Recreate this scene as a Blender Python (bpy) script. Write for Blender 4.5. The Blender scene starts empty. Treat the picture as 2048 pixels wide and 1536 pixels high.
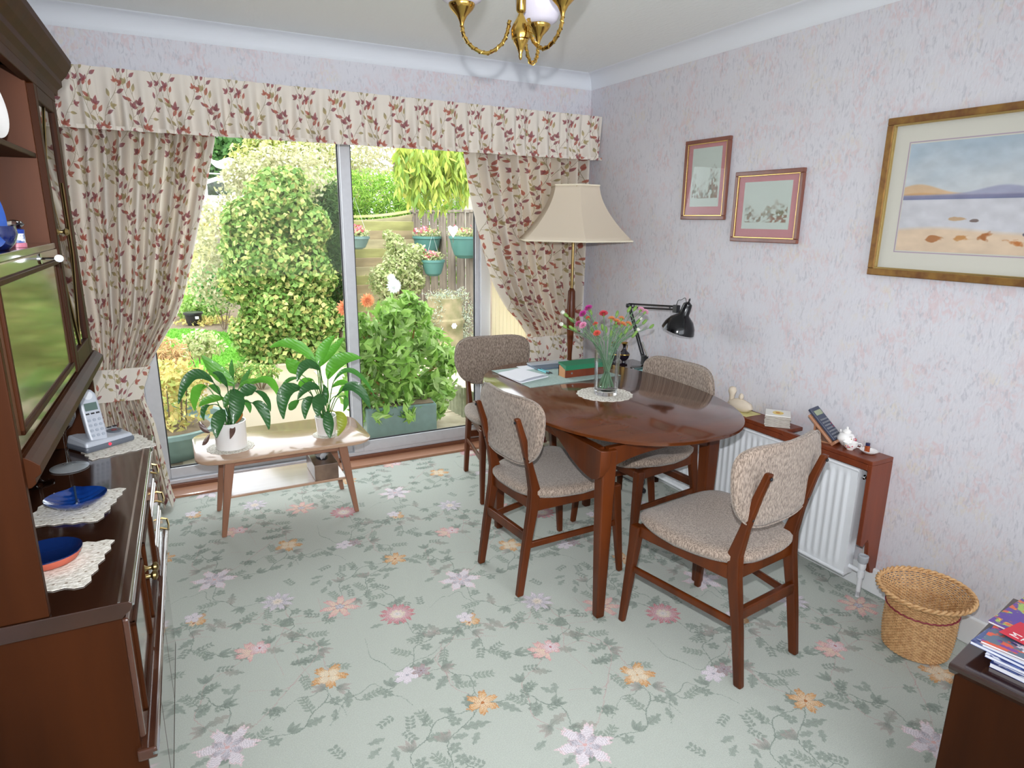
import bpy, bmesh, math, random
import numpy as np
from mathutils import Vector, Matrix, noise as mnoise
from math import sin, cos, pi, radians, atan2, sqrt, exp
random.seed(7); rng = np.random.default_rng(7)
SC = bpy.context.scene
COL = SC.collection

# ------------------------------------------------------------------ camera, world, sun, exposure
CAM = np.array([0.0, 0.0, 1.5121]); FPX = 1298.3
_p, _y, _r = 0.2471, 0.4847, 0.0117
_f = np.array([sin(_y)*cos(_p), cos(_y)*cos(_p), -sin(_p)]); _rt = np.array([cos(_y), -sin(_y), 0.0]); _u = np.cross(_rt, _f)
RT = cos(_r)*_rt + sin(_r)*_u; UP = -sin(_r)*_rt + cos(_r)*_u; FW = _f
cam = bpy.data.cameras.new('camera'); camo = bpy.data.objects.new('camera', cam); COL.objects.link(camo)
cam.sensor_width = 36; cam.lens = FPX*36/2048; cam.clip_start = 0.02; cam.clip_end = 200
m = Matrix.Identity(4)
for i in range(3):
    m[i][0] = RT[i]; m[i][1] = UP[i]; m[i][2] = -FW[i]; m[i][3] = CAM[i]
camo.matrix_world = m
SC.camera = camo
SC.view_settings.view_transform = 'Standard'; SC.view_settings.look = 'None'; SC.view_settings.gamma = 1.0
SC.view_settings.use_curve_mapping = False
SC.view_settings.exposure = -0.75
SC.cycles.use_denoising = True
SC.cycles.max_bounces = 9; SC.cycles.diffuse_bounces = 5; SC.cycles.glossy_bounces = 4; SC.cycles.transmission_bounces = 8
SC.cycles.transparent_max_bounces = 16; SC.cycles.caustics_reflective = False; SC.cycles.caustics_refractive = False
SC.cycles.sample_clamp_indirect = 8

w = bpy.data.worlds.new('sky'); SC.world = w; w.use_nodes = True
nt = w.node_tree; bg = nt.nodes['Background']
tc = nt.nodes.new('ShaderNodeTexCoord'); mp = nt.nodes.new('ShaderNodeMapping'); mp.inputs['Scale'].default_value = (1, 1, 2.5)
nz = nt.nodes.new('ShaderNodeTexNoise'); nz.inputs['Scale'].default_value = 2.0; nz.inputs['Detail'].default_value = 5
cr = nt.nodes.new('ShaderNodeValToRGB'); cr.color_ramp.elements[0].color = (0.78, 0.86, 0.97, 1); cr.color_ramp.elements[1].color = (1, 1, 1, 1)
cr.color_ramp.elements[0].position = 0.35; cr.color_ramp.elements[1].position = 0.6
nt.links.new(tc.outputs['Generated'], mp.inputs[0]); nt.links.new(mp.outputs[0], nz.inputs['Vector'])
nt.links.new(nz.outputs['Fac'], cr.inputs[0]); nt.links.new(cr.outputs[0], bg.inputs[0])
SKY = 8.6
bg.inputs[1].default_value = SKY

def light(name, kind, loc, energy, color=(1, 1, 1), rot=None, **kw):
    l = bpy.data.lights.new(name, kind); l.energy = energy; l.color = color
    for k, v in kw.items(): setattr(l, k, v)
    o = bpy.data.objects.new(name, l); COL.objects.link(o); o.location = loc
    if rot: o.rotation_euler = rot
    return o
light('sun', 'SUN', (0, 10, 10), 5.0, (1.0, 0.96, 0.88), (radians(38), radians(-22), 0), angle=radians(6))
# the sky seen through the patio door and through the opening added in the rear wall (portals guide sampling only)
po = light('door_portal', 'AREA', (0.85, 3.99, 1.0), 1.0, rot=(radians(90), 0, pi), shape='RECTANGLE', size=2.1, size_y=2.0)
po.data.cycles.is_portal = True
# fill light added behind the camera, in the unseen rear wall opening
light('rear_fill', 'AREA', (1.0, -1.75, 1.45), 10, (0.93, 0.96, 1.0), (radians(90), 0, 0), shape='RECTANGLE', size=2.6, size_y=1.5)
# the camera's own flash, just above the lens
fl = CAM + UP*0.12 + FW*0.02
fo_ = light('camera_flash', 'SPOT', tuple(fl), 350, (0.97, 0.98, 1.0), shadow_soft_size=0.012, spot_size=radians(116), spot_blend=1.0)
fo_.rotation_euler = camo.matrix_world.to_euler()

# ------------------------------------------------------------------ helpers
def s2l(c):
    if isinstance(c, str):
        c = tuple(int(c[i:i+2], 16) for i in (0, 2, 4))
    if max(c) > 1.0: c = tuple(v/255 for v in c)
    return tuple(v/12.92 if v <= 0.04045 else ((v+0.055)/1.055)**2.4 for v in c[:3])
def rgba(c): return (*s2l(c), 1.0)
def ray(px, py):
    return FW + RT*(px-1024)/FPX - UP*(py-768)/FPX
def at(px, py, ax, v):
    d = ray(px, py); t = (v-CAM[ax])/d[ax]; return Vector(CAM + t*d)

def mat(name, col, rough=0.6, metal=0.0, var=0.0, vscale=20.0, bump=0.0, bscale=80.0, col2=None, stretch=None, coat=0.0, spec=0.5, sheen=0.0,
        transl=0.0, island=None, emis=None, coords='Object', detail=4.0, ramp=(0.35, 0.65)):
    mt = bpy.data.materials.new(name); mt.use_nodes = True
    n = mt.node_tree.nodes; L = mt.node_tree.links; b = n['Principled BSDF']
    b.inputs['Base Color'].default_value = rgba(col); b.inputs['Roughness'].default_value = rough; b.inputs['Metallic'].default_value = metal
    b.inputs['Specular IOR Level'].default_value = spec; b.inputs['Coat Weight'].default_value = coat; b.inputs['Coat Roughness'].default_value = 0.08
    b.inputs['Sheen Weight'].default_value = sheen
    t = n.new('ShaderNodeTexCoord'); mpn = n.new('ShaderNodeMapping'); L.new(t.outputs[coords], mpn.inputs[0])
    if stretch: mpn.inputs['Scale'].default_value = stretch
    colout = None
    if col2 is None and var > 0:
        c = s2l(col); col2 = tuple(max(0, v*(1-var)) for v in c); c2lin = (*col2, 1)
    elif col2 is not None: c2lin = rgba(col2)
    if col2 is not None:
        nz = n.new('ShaderNodeTexNoise'); nz.inputs['Scale'].default_value = vscale; nz.inputs['Detail'].default_value = detail
        L.new(mpn.outputs[0], nz.inputs['Vector'])
        r = n.new('ShaderNodeValToRGB'); r.color_ramp.elements[0].position, r.color_ramp.elements[1].position = ramp
        r.color_ramp.elements[0].color = rgba(col); r.color_ramp.elements[1].color = c2lin
        L.new(nz.outputs['Fac'], r.inputs[0]); colout = r.outputs[0]
    if island:
        g = n.new('ShaderNodeNewGeometry'); r2 = n.new('ShaderNodeValToRGB')
        els = r2.color_ramp.elements
        while len(els) < len(island): els.new(0.5)
        for k, c in enumerate(island):
            els[k].position = k/(len(island)-1); els[k].color = rgba(c)
        L.new(g.outputs['Random Per Island'], r2.inputs[0])
        colout = r2.outputs[0]
    if colout is not None: L.new(colout, b.inputs['Base Color'])
    if bump > 0:
        nb = n.new('ShaderNodeTexNoise'); nb.inputs['Scale'].default_value = bscale; nb.inputs['Detail'].default_value = 3
        L.new(mpn.outputs[0], nb.inputs['Vector'])
        bp = n.new('ShaderNodeBump'); bp.inputs['Strength'].default_value = bump; bp.inputs['Distance'].default_value = 0.004
        L.new(nb.outputs['Fac'], bp.inputs['Height']); L.new(bp.outputs[0], b.inputs['Normal'])
    if transl > 0:
        tr = n.new('ShaderNodeBsdfTranslucent'); mx = n.new('ShaderNodeMixShader'); mx.inputs[0].default_value = transl
        if colout is not None: L.new(colout, tr.inputs[0])
        else: tr.inputs[0].default_value = rgba(col)
        L.new(b.outputs[0], mx.inputs[1]); L.new(tr.outputs[0], mx.inputs[2]); L.new(mx.outputs[0], n['Material Output'].inputs[0])
    if emis:
        b.inputs['Emission Color'].default_value = rgba(col); b.inputs['Emission Strength'].default_value = emis
    return mt

def wood(name, c1, c2, axis='z', rough=0.35, coat=0.3, scale=14, bump=0.08, spec=.5):
    st = {'x': (0.12, 1, 1), 'y': (1, 0.12, 1), 'z': (1, 1, 0.12)}[axis]
    return mat(name, c1, rough, col2=c2, stretch=st, vscale=scale, coat=coat, spec=spec, detail=8, bump=bump, bscale=scale*5, ramp=(0.3, 0.72))

def glass_mat(name, tint=(1, 1, 1), rough=0.0, refl=0.5):
    # thin architectural glass: transparent with a fresnel reflection
    mt = bpy.data.materials.new(name); mt.use_nodes = True; n = mt.node_tree.nodes; L = mt.node_tree.links
    n.remove(n['Principled BSDF']); tr = n.new('ShaderNodeBsdfTransparent'); tr.inputs[0].default_value = (*tint, 1)
    gl = n.new('ShaderNodeBsdfGlossy'); gl.inputs['Roughness'].default_value = rough
    fr = n.new('ShaderNodeLayerWeight'); fr.inputs[0].default_value = 0.25
    mu = n.new('ShaderNodeMath'); mu.operation = 'MULTIPLY'; mu.inputs[1].default_value = refl
    L.new(fr.outputs['Fresnel'], mu.inputs[0])
    mx = n.new('ShaderNodeMixShader'); L.new(mu.outputs[0], mx.inputs[0]); L.new(tr.outputs[0], mx.inputs[1]); L.new(gl.outputs[0], mx.inputs[2])
    L.new(mx.outputs[0], n['Material Output'].inputs[0]); return mt

def crystal(name, tint=(1, 1, 1), ior=1.45):
    mt = bpy.data.materials.new(name); mt.use_nodes = True; b = mt.node_tree.nodes['Principled BSDF']
    b.inputs['Base Color'].default_value = (*tint, 1); b.inputs['Roughness'].default_value = 0.0; b.inputs['Transmission Weight'].default_value = 1.0
    b.inputs['IOR'].default_value = ior; return mt

def image_mat(name, arr, rough=0.7, bump=0.0, bscale=300.0, scale=(1, 1, 1), transl=0.0, spec=0.3, coat=0.0, mottle=0.0, sheen=0.0):
    """a material whose colour is a pattern computed above in numpy, on the UVs of the real surface"""
    h, wd = arr.shape[:2]
    im = bpy.data.images.new(name, wd, h, alpha=False); a = np.ones((h, wd, 4), np.float32); a[..., :3] = np.clip(arr, 0, 1)
    im.pixels.foreach_set(a.ravel()); im.pack()
    mt = bpy.data.materials.new(name); mt.use_nodes = True; n = mt.node_tree.nodes; L = mt.node_tree.links; b = n['Principled BSDF']
    uv = n.new('ShaderNodeUVMap'); mpn = n.new('ShaderNodeMapping'); mpn.inputs['Scale'].default_value = scale
    tx = n.new('ShaderNodeTexImage'); tx.image = im; tx.interpolation = 'Cubic' if False else 'Linear'
    L.new(uv.outputs[0], mpn.inputs[0]); L.new(mpn.outputs[0], tx.inputs[0])
    out = tx.outputs[0]
    if mottle > 0:
        t = n.new('ShaderNodeTexCoord'); nz = n.new('ShaderNodeTexNoise'); nz.inputs['Scale'].default_value = 260; nz.inputs['Detail'].default_value = 2
        L.new(t.outputs['Object'], nz.inputs['Vector'])
        mr = n.new('ShaderNodeMapRange'); mr.inputs[1].default_value = 0.3; mr.inputs[2].default_value = 0.7; mr.inputs[3].default_value = 1-mottle; mr.inputs[4].default_value = 1+mottle*0.5
        L.new(nz.outputs['Fac'], mr.inputs[0])
        mx = n.new('ShaderNodeVectorMath'); mx.operation = 'SCALE'; L.new(out, mx.inputs[0]); L.new(mr.outputs[0], mx.inputs['Scale']); out = mx.outputs[0]
    L.new(out, b.inputs['Base Color']); b.inputs['Roughness'].default_value = rough; b.inputs['Specular IOR Level'].default_value = spec
    b.inputs['Coat Weight'].default_value = coat; b.inputs['Sheen Weight'].default_value = sheen
    if bump > 0:
        t = n.new('ShaderNodeTexCoord'); nz = n.new('ShaderNodeTexNoise'); nz.inputs['Scale'].default_value = bscale
        L.new(t.outputs['Object'], nz.inputs['Vector']); bp = n.new('ShaderNodeBump'); bp.inputs['Strength'].default_value = bump; bp.inputs['Distance'].default_value = 0.003
        L.new(nz.outputs['Fac'], bp.inputs['Height']); L.new(bp.outputs[0], b.inputs['Normal'])
    if transl > 0:
        tr = n.new('ShaderNodeBsdfTranslucent'); mx = n.new('ShaderNodeMixShader'); mx.inputs[0].default_value = transl
        L.new(out, tr.inputs[0]); L.new(b.outputs[0], mx.inputs[1]); L.new(tr.outputs[0], mx.inputs[2]); L.new(mx.outputs[0], n['Material Output'].inputs[0])
    return mt

class MB:
    """collects shapes; build() links them as ONE mesh object"""
    def __init__(s): s.v = []; s.f = []; s.uv = []; s.m = []; s.cur = 0
    def add(s, vs, fs, uvs=None):
        k = len(s.v); s.v += [tuple(v) for v in vs]
        for i, f in enumerate(fs):
            s.f.append(tuple(k+j for j in f)); s.m.append(s.cur)
            s.uv.append(uvs[i] if uvs else None)
        return s
    def box(s, x0, x1, y0, y1, z0, z1, M=None):
        vs = [(x, y, z) for x in (x0, x1) for y in (y0, y1) for z in (z0, z1)]
        if M: vs = [M @ Vector(v) for v in vs]
        fs = [(0, 1, 3, 2), (4, 6, 7, 5), (0, 4, 5, 1), (2, 3, 7, 6), (0, 2, 6, 4), (1, 5, 7, 3)]
        uvs = []
        for f in fs:
            p = [Vector(vs[i]) for i in f]; a = (p[1]-p[0]).length; b = (p[3]-p[0]).length
            uvs.append([(0, 0), (a, 0), (a, b), (0, b)])
        return s.add(vs, fs, uvs)
    def lathe(s, prof, c=(0, 0, 0), n=24, cap=True, M=None, sx=1, sy=1):
        vs = []; fs = []
        for (r, z) in prof:
            for k in range(n):
                a = 2*pi*k/n; vs.append(Vector((c[0]+r*cos(a)*sx, c[1]+r*sin(a)*sy, c[2]+z)))
        for i in range(len(prof)-1):
            for k in range(n): fs.append((i*n+k, i*n+(k+1) % n, (i+1)*n+(k+1) % n, (i+1)*n+k))
        if cap:
            fs.append(tuple(range(n))[::-1]); fs.append(tuple((len(prof)-1)*n+k for k in range(n)))
        if M: vs = [M @ v for v in vs]
        return s.add(vs, fs)
    def tube(s, pts, r, n=8, cap=True):
        pts = [Vector(p) for p in pts]; rs = r if isinstance(r, (list, tuple)) else [r]*len(pts)
        vs = []; fs = []; ref = None
        for i, p in enumerate(pts):
            t = (pts[min(i+1, len(pts)-1)] - pts[max(i-1, 0)]).normalized()
            if ref is None:
                ref = Vector((0, 0, 1)) if abs(t.z) < 0.9 else Vector((1, 0, 0))
            a = t.cross(ref).normalized(); b = t.cross(a).normalized(); ref = -b if False else (a.cross(t)).normalized()
            for k in range(n):
                an = 2*pi*k/n; vs.append(p + (a*cos(an) + ref*sin(an))*rs[i])
        for i in range(len(pts)-1):
            for k in range(n): fs.append((i*n+k, i*n+(k+1) % n, (i+1)*n+(k+1) % n, (i+1)*n+k))
        if cap: fs.append(tuple(range(n))[::-1]); fs.append(tuple((len(pts)-1)*n+k for k in range(n)))
        return s.add(vs, fs)
    def loft(s, rings, cap=True):
        """rings: list of equal-length closed loops"""
        n = len(rings[0]); vs = [v for r in rings for v in r]; fs = []
        for i in range(len(rings)-1):
            for k in range(n): fs.append((i*n+k, i*n+(k+1) % n, (i+1)*n+(k+1) % n, (i+1)*n+k))
        if cap: fs.append(tuple(range(n))[::-1]); fs.append(tuple((len(rings)-1)*n+k for k in range(n)))
        return s.add(vs, fs)
    def prism(s, outline, z0, z1, M=None, axis='z'):
        """outline: 2D points, extruded"""
        def P(a, b, c): return {'z': (a, b, c), 'y': (a, c, b), 'x': (c, a, b)}[axis]
        vs = [Vector(P(a, b, z0)) for a, b in outline] + [Vector(P(a, b, z1)) for a, b in outline]; n = len(outline)
        if M: vs = [M @ v for v in vs]
        fs = [tuple(range(n))[::-1], tuple(range(n, 2*n))] + [(k, (k+1) % n, n+(k+1) % n, n+k) for k in range(n)]
        uvs = [[outline[k] for k in f] if len(f) == n and n > 4 else None for f in [[i % n for i in f] for f in fs]]
        uvs = [uvs[0], uvs[1]] + [None]*n
        return s.add(vs, fs, uvs)
    def leg(s, p0, p1, a0, b0, a1, b1, M=None):
        """square tapered bar p0 (bottom) to p1 (top)"""
        vs = []
        for p, a, b in ((p0, a0, b0), (p1, a1, b1)):
            for dx, dy in ((-1, -1), (1, -1), (1, 1), (-1, 1)): vs.append(Vector((p[0]+dx*a/2, p[1]+dy*b/2, p[2])))
        if M: vs = [M @ v for v in vs]
        return s.add(vs, [(3, 2, 1, 0), (4, 5, 6, 7), (0, 1, 5, 4), (1, 2, 6, 5), (2, 3, 7, 6), (3, 0, 4, 7)])
    def mesh(s, name, mats, smooth=0):
        me = bpy.data.meshes.new(name); me.from_pydata(s.v, [], s.f)
        for mt in (mats if isinstance(mats, (list, tuple)) else [mats]): me.materials.append(mt)
        me.polygons.foreach_set('material_index', s.m)
        if any(u is not None for u in s.uv):
            ul = me.uv_layers.new(name='UVMap'); k = 0; dat = np.zeros(len(me.loops)*2, np.float32)
            for f, u in zip(s.f, s.uv):
                if u is not None:
                    for j, q in enumerate(u): dat[(k+j)*2] = q[0]; dat[(k+j)*2+1] = q[1]
                k += len(f)
            ul.data.foreach_set('uv', dat)
        me.validate(); me.update()
        if smooth:
            me.polygons.foreach_set('use_smooth', [True]*len(me.polygons)); me.set_sharp_from_angle(angle=radians(smooth))
        return me
    def build(s, name, mats, parent=None, smooth=0, bevel=0.0, seg=2, sub=0, solid=0.0, loc=None):
        o = bpy.data.objects.new(name, s.mesh(name, mats, smooth)); COL.objects.link(o)
        if parent is not None: o.parent = parent
        if loc is not None: o.location = loc
        if solid:
            q = o.modifiers.new('solid', 'SOLIDIFY'); q.thickness = solid; q.offset = 0
        if bevel > 0:
            b = o.modifiers.new('bevel', 'BEVEL'); b.width = bevel; b.segments = seg; b.limit_method = 'ANGLE'; b.angle_limit = radians(40); b.harden_normals = False
        if sub:
            q = o.modifiers.new('sub', 'SUBSURF'); q.levels = sub; q.render_levels = sub
        return o

def tag(o, label=None, cat=None, group=None, kind=None):
    if label: o['label'] = label
    if cat: o['category'] = cat
    if group: o['group'] = group
    if kind: o['kind'] = kind
    return o
def thing(name, label, cat, loc=(0, 0, 0), rz=0.0, group=None):
    o = bpy.data.objects.new(name, None); COL.objects.link(o); o.location = loc; o.rotation_euler = (0, 0, rz); o.empty_display_size = 0.05
    return tag(o, label, cat, group)
def struct(o): o['kind'] = 'structure'; return o
def dup(root, loc=None, rz=None, label=None, group=None):
    def cp(o, par):
        c = o.copy(); COL.objects.link(c); c.parent = par
        for ch in [x for x in kids.get(o.name, [])]: cp(ch, c)
        return c
    kids = {}
    for x in bpy.data.objects:
        if x.parent: kids.setdefault(x.parent.name, []).append(x)
    r = cp(root, None)
    if loc is not None: r.location = loc
    if rz is not None: r.rotation_euler = (0, 0, rz)
    if label: r['label'] = label
    if group: r['group'] = group
    return r
def ellipse(a, b, n=48, p=2.0, cx=0, cy=0, rot=0):
    out = []
    for k in range(n):
        t = 2*pi*k/n; c, s_ = cos(t), sin(t)
        x = a*math.copysign(abs(c)**(2/p), c); y = b*math.copysign(abs(s_)**(2/p), s_)
        out.append((cx + x*cos(rot)-y*sin(rot), cy + x*sin(rot)+y*cos(rot)))
    return out
def rrect(x0, x1, y0, y1, r, n=5):
    out = []
    for cx, cy, a0 in ((x1-r, y1-r, 0), (x0+r, y1-r, 90), (x0+r, y0+r, 180), (x1-r, y0+r, 270)):
        for k in range(n+1):
            a = radians(a0 + 90*k/n); out.append((cx+r*cos(a), cy+r*sin(a)))
    return out
def RotZ(a): return Matrix.Rotation(a, 4, 'Z')
def smooth_line(pts, n=6):
    """Catmull-Rom through points"""
    P = [Vector(p) for p in pts]; P = [P[0]*2-P[1]] + P + [P[-1]*2-P[-2]]; out = []
    for i in range(1, len(P)-2):
        for k in range(n):
            t = k/n; a, b, c, d = P[i-1], P[i], P[i+1], P[i+2]
            out.append(0.5*((2*b)+(c-a)*t+(2*a-5*b+4*c-d)*t*t+(3*b-a-3*c+d)*t**3))
    out.append(P[-2]); return out
def interp(pts, z):
    """pts: [(z, x)] sorted by z, smooth-ish interpolation"""
    zs = [p[0] for p in pts]; xs = [p[1] for p in pts]; return float(np.interp(z, zs, xs))

# ------------------------------------------------------------------ patterns computed in numpy
class Tile:
    """periodic picture on lattice vectors a, b (metres); draws small motifs with wrap-around"""
    def __init__(s, a, b, nx, ny, base):
        s.a = np.array(a, float); s.b = np.array(b, float); s.nx = nx; s.ny = ny
        s.inv = np.linalg.inv(np.array([s.a, s.b]).T); s.amp = 0.0
        g = np.random.default_rng(9); s.nzx, s.nzy = [sum(np.kron(g.normal(0, 1, (ny//k+1, nx//k+1)), np.ones((k, k)))[:ny, :nx]*q for k, q in ((3, .35), (7, .5), (16, .6))) for _ in (0, 1)]
        s.im = np.empty((ny, nx, 3), np.float32); s.im[:] = base
    def win(s, c, R):
        q = s.inv @ np.array(c, float); ds = R*np.linalg.norm(s.inv[0]); dt = R*np.linalg.norm(s.inv[1])
        i0, i1 = int(math.floor((q[0]-ds)*s.nx)), int(math.ceil((q[0]+ds)*s.nx)); j0, j1 = int(math.floor((q[1]-dt)*s.ny)), int(math.ceil((q[1]+dt)*s.ny))
        I = np.arange(i0, i1+1); J = np.arange(j0, j1+1); S, T = np.meshgrid((I+.5)/s.nx-q[0], (J+.5)/s.ny-q[1])
        J %= s.ny; I %= s.nx; X, Y = s.a[0]*S+s.b[0]*T, s.a[1]*S+s.b[1]*T
        if s.amp: k = np.ix_(J, I); X = X+s.amp*s.nzx[k]; Y = Y+s.amp*s.nzy[k]
        return J, I, X, Y
    def blend(s, J, I, al, col):
        k = np.ix_(J, I); o = s.im[k]; al = np.clip(al, 0, 1)[..., None]; s.im[k] = o*(1-al)+al*np.asarray(col, np.float32)
    def stroke(s, pts, r, col, al=1.0):
        for p in pts:
            J, I, X, Y = s.win(p, r*2); d = np.hypot(X, Y); s.blend(J, I, al*np.clip((r-d)/(r*0.5)+0.5, 0, 1), col)
    def leaf(s, c, ang, L, W, col, col2=None, lobes=0, al=1.0):
        J, I, X, Y = s.win(c, L*0.62+W); x = X*cos(ang)+Y*sin(ang); y = -X*sin(ang)+Y*cos(ang); t = x/L+0.5
        tt = np.clip(t, 0, 1); wd = W*0.5*np.sin(pi*tt**0.8)
        if lobes: wd = wd*(0.55+0.6*np.abs(np.sin(pi*tt*lobes+np.sign(y)*0.4)))
        m = np.clip((wd-np.abs(y))/0.0015+0.3, 0, 1)*((t > 0) & (t < 1))
        cc = np.broadcast_to(np.array(col, np.float32), X.shape+(3,)).copy()
        if col2 is not None: cc = cc*(1-tt[..., None]) + np.array(col2, np.float32)*tt[..., None]
        cc *= (1-0.18*(np.abs(y) < W*0.03)[..., None]); s.blend(J, I, m*al, cc)
    def flower(s, c, R, n, cin, cout, cmid, ph=0.0, pw=0.6, squash=1.0, ang=0.0, half=False, al=1.0):
        J, I, X, Y = s.win(c, R*1.15); x = X*cos(ang)+Y*sin(ang); y = (-X*sin(ang)+Y*cos(ang))/squash
        r = np.hypot(x, y); th = np.arctan2(y, x)+ph; pet = np.abs(np.cos(n*th/2))**pw
        rr = R*(0.42+0.58*pet)*(1+0.06*np.sin(th*23)+0.05*np.sin(th*41+1))
        if half: rr = rr*np.where(np.cos(th-ph) > -0.2, 1, 0.35)
        m = np.clip((rr-r)/0.0018+0.4, 0, 1); q = np.clip(r/R, 0, 1)[..., None]
        st = (0.5+0.5*np.sin(th*n*3.0+r*220))[..., None]*0.45; q = np.clip(q+st-0.2, 0, 1)
        cc = np.array(cin, np.float32)*(1-q)+np.array(cout, np.float32)*q
        edge = np.clip((r-rr*0.82)/(R*0.12), 0, 1)[..., None]*0.35; cc = cc*(1-edge)+np.array(cmid, np.float32)*edge
        gap = (pet < 0.25)[..., None]*(r > R*0.15)[..., None]*0.5; cc = cc*(1-gap)+np.array(cmid, np.float32)*gap
        core = (r < R*0.12)[..., None]; cc = np.where(core, np.array(cmid, np.float32), cc); cc = cc*(1+.07*np.sin(r*900+th*9))[..., None]; s.blend(J, I, m*al, cc)
S = lambda *c: np.array(s2l(c), np.float32)
def s2i(c): return np.array([v/255 for v in c], np.float32)   # image pixels are stored as sRGB

def carpet_tile():
    T = Tile((0.945, -0.469), (0.0305, 1.0115), 1500, 1300, s2i((188, 194, 185))); T.amp = .0016
    Y, X = np.mgrid[0:T.ny, 0:T.nx]
    R = np.random.default_rng(3)
    green = s2i((126, 139, 129)); green2 = s2i((140, 152, 141)); brown = s2i((168, 154, 146)); pinkb = s2i((190, 166, 162))
    F = [((0.133, 2.216), 'pinkA'), ((0.344, 1.965), 'orStar'), ((0.757, 1.616), 'or2'), ((0.01, 1.788), 'wp'), ((0.473, 2.359), 'pstar'),
         ((0.663, 2.207), 'pround'), ((0.256, 2.507), 'daisy'), ((0.893, 2.029), 'bud'), ((0.583, 1.85), 'lav')]
    a, b = T.a, T.b
    def curve(p, q, bend, n=70, wob=0.012):
        p = np.array(p); q = np.array(q); d = q-p; nr = np.array([-d[1], d[0]]); L = np.linalg.norm(d)
        return [p+d*t+nr*(bend*sin(pi*t))+nr/L*wob*sin(t*17+bend*9) for t in np.linspace(0, 1, int(max(20, L/0.0022)))]
    C = dict((k, np.array(p)) for p, k in F)
    extra = [((0.2, 2.05), (.5, 2.25), .5), ((.5, 2.1), (.75, 1.95), -.5), ((.7, 1.75), (.95, 1.9), .5), ((.15, 1.85), (.35, 1.75), .5), ((.4, 2.45), (.6, 2.35), -.5), ((.8, 2.2), (.95, 2.1), .6), ((.05, 2.4), (.2, 2.3), .6), ((.3, 1.75), (.55, 1.70), .5), ((.1, 2.0), (.25, 2.15), -.6)]
    for k, (p, q, bd_) in enumerate(extra): T.stroke(curve(p, q, bd_), .0015, green if k % 2 else pinkb, .8)
    links = [('pinkA', 'orStar', (0, 0), .35), ('orStar', 'lav', (0, 0), -.4), ('lav', 'or2', (0, 0), .3), ('pstar', 'daisy', (0, 0), .35), ('pround', 'pstar', (0, 0), -.6),
             ('bud', 'pround', (0, 0), .35), ('wp', 'pinkA', (0, 0), .3), ('wp', 'orStar', (0, 0), -.3), ('or2', 'wp', (1, 0), .3), ('bud', 'or2', (0, 0), -.3),
             ('daisy', 'wp', (0, 1), .3), ('pstar', 'or2', (0, 1), .25), ('bud', 'wp', (1, 0), .5), ('bud', 'pinkA', (1, 0), -.3), ('pround', 'or2', (0, 1), .3),
             ('daisy', 'bud', (-1, 0), .3), ('lav', 'bud', (0, 0), .2), ('pinkA', 'daisy', (0, 0), -.3)]
    for k, (p, q, o, bend) in enumerate(links):
        pts = curve(C[p], C[q]+o[0]*a+o[1]*b, bend)
        T.stroke(pts, 0.0016, pinkb if k % 3 == 0 else green, 0.85)
        nL = max(2, int(len(pts)/24))
        for j in range(nL):
            i = int((j+0.7)/(nL+0.6)*len(pts)); i = min(i, len(pts)-2); d = pts[i+1]-pts[i]; an = atan2(d[1], d[0])
            sgn = 1 if (j+k) % 2 else -1; typ = (j*5+k*3) % 4; aa = an+sgn*R.uniform(.5, 1.1); c0 = pts[i]
            if typ == 0:
                L = R.uniform(.06, .10); T.leaf(c0+np.array([cos(aa), sin(aa)])*L*.5, aa, L, .034, brown if (j+k) % 3 == 0 else green, green, lobes=4, al=.55)
            elif typ == 1:
                for q3 in range(5):
                    cc = c0+np.array([cos(aa), sin(aa)])*(0.018+q3*0.014)
                    for sd in (-1, 1): T.leaf(cc+np.array([cos(aa+sd*1.2), sin(aa+sd*1.2)])*.011, aa+sd*.9, .022, .011, green2, al=.65)
                T.stroke([c0+np.array([cos(aa), sin(aa)])*t for t in np.linspace(0, .09, 40)], .0018, green2, .8)
            elif typ == 2:
                cc = c0+np.array([cos(aa), sin(aa)])*.035; T.flower(cc, .022, 5, green2, green, s2i((188, 194, 185)), ph=R.uniform(0, 3), al=.7)
                T.stroke([c0+np.array([cos(aa), sin(aa)])*t for t in np.linspace(0, .02, 12)], .0018, green2, .8)
            else:
                for sd in (-.5, .0, .5): T.leaf(c0+np.array([cos(aa+sd), sin(aa+sd)])*.03, aa+sd, .05, .018, green, pinkb if (j+k) % 3 == 1 else green2, al=.65)
    for _ in range(46):
        p = R.uniform(0, 1)*a+R.uniform(0, 1)*b
        if min(np.linalg.norm(T.inv @ (p-C[k]) - np.round(T.inv @ (p-C[k]))) for k in C) < 0.1: continue
        aa = R.uniform(0, 6.28); k = R.integers(0, 3)
        if k == 0: T.leaf(p, aa, .055, .024, green2, green, lobes=3, al=.55)
        else:
            for q3 in range(4):
                for sd in (-1, 1): T.leaf(p+np.array([cos(aa), sin(aa)])*q3*.014+np.array([cos(aa+sd), sin(aa+sd)])*.01, aa+sd*.9, .02, .011, green, al=.6)
    w_, pk, dp, orc, cr_, gy = map(s2i, [(224, 216, 222), (222, 180, 178), (196, 128, 132), (212, 162, 110), (228, 212, 186), (176, 172, 182)])
    T.flower(C['pinkA'], .072, 7, cr_, pk, dp, ang=2.6, squash=.75, half=True); T.flower(C['pinkA']+(.02, .012), .04, 5, w_, pk, dp, ang=2.6)
    T.flower(C['orStar'], .062, 5, cr_, orc, s2i((190, 130, 80)), ph=.4, pw=1.2); T.flower(C['orStar'], .04, 4, cr_, cr_, orc, ph=1)
    T.flower(C['or2'], .055, 6, cr_, orc, s2i((190, 120, 70)), ph=.9, pw=1.0)
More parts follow.
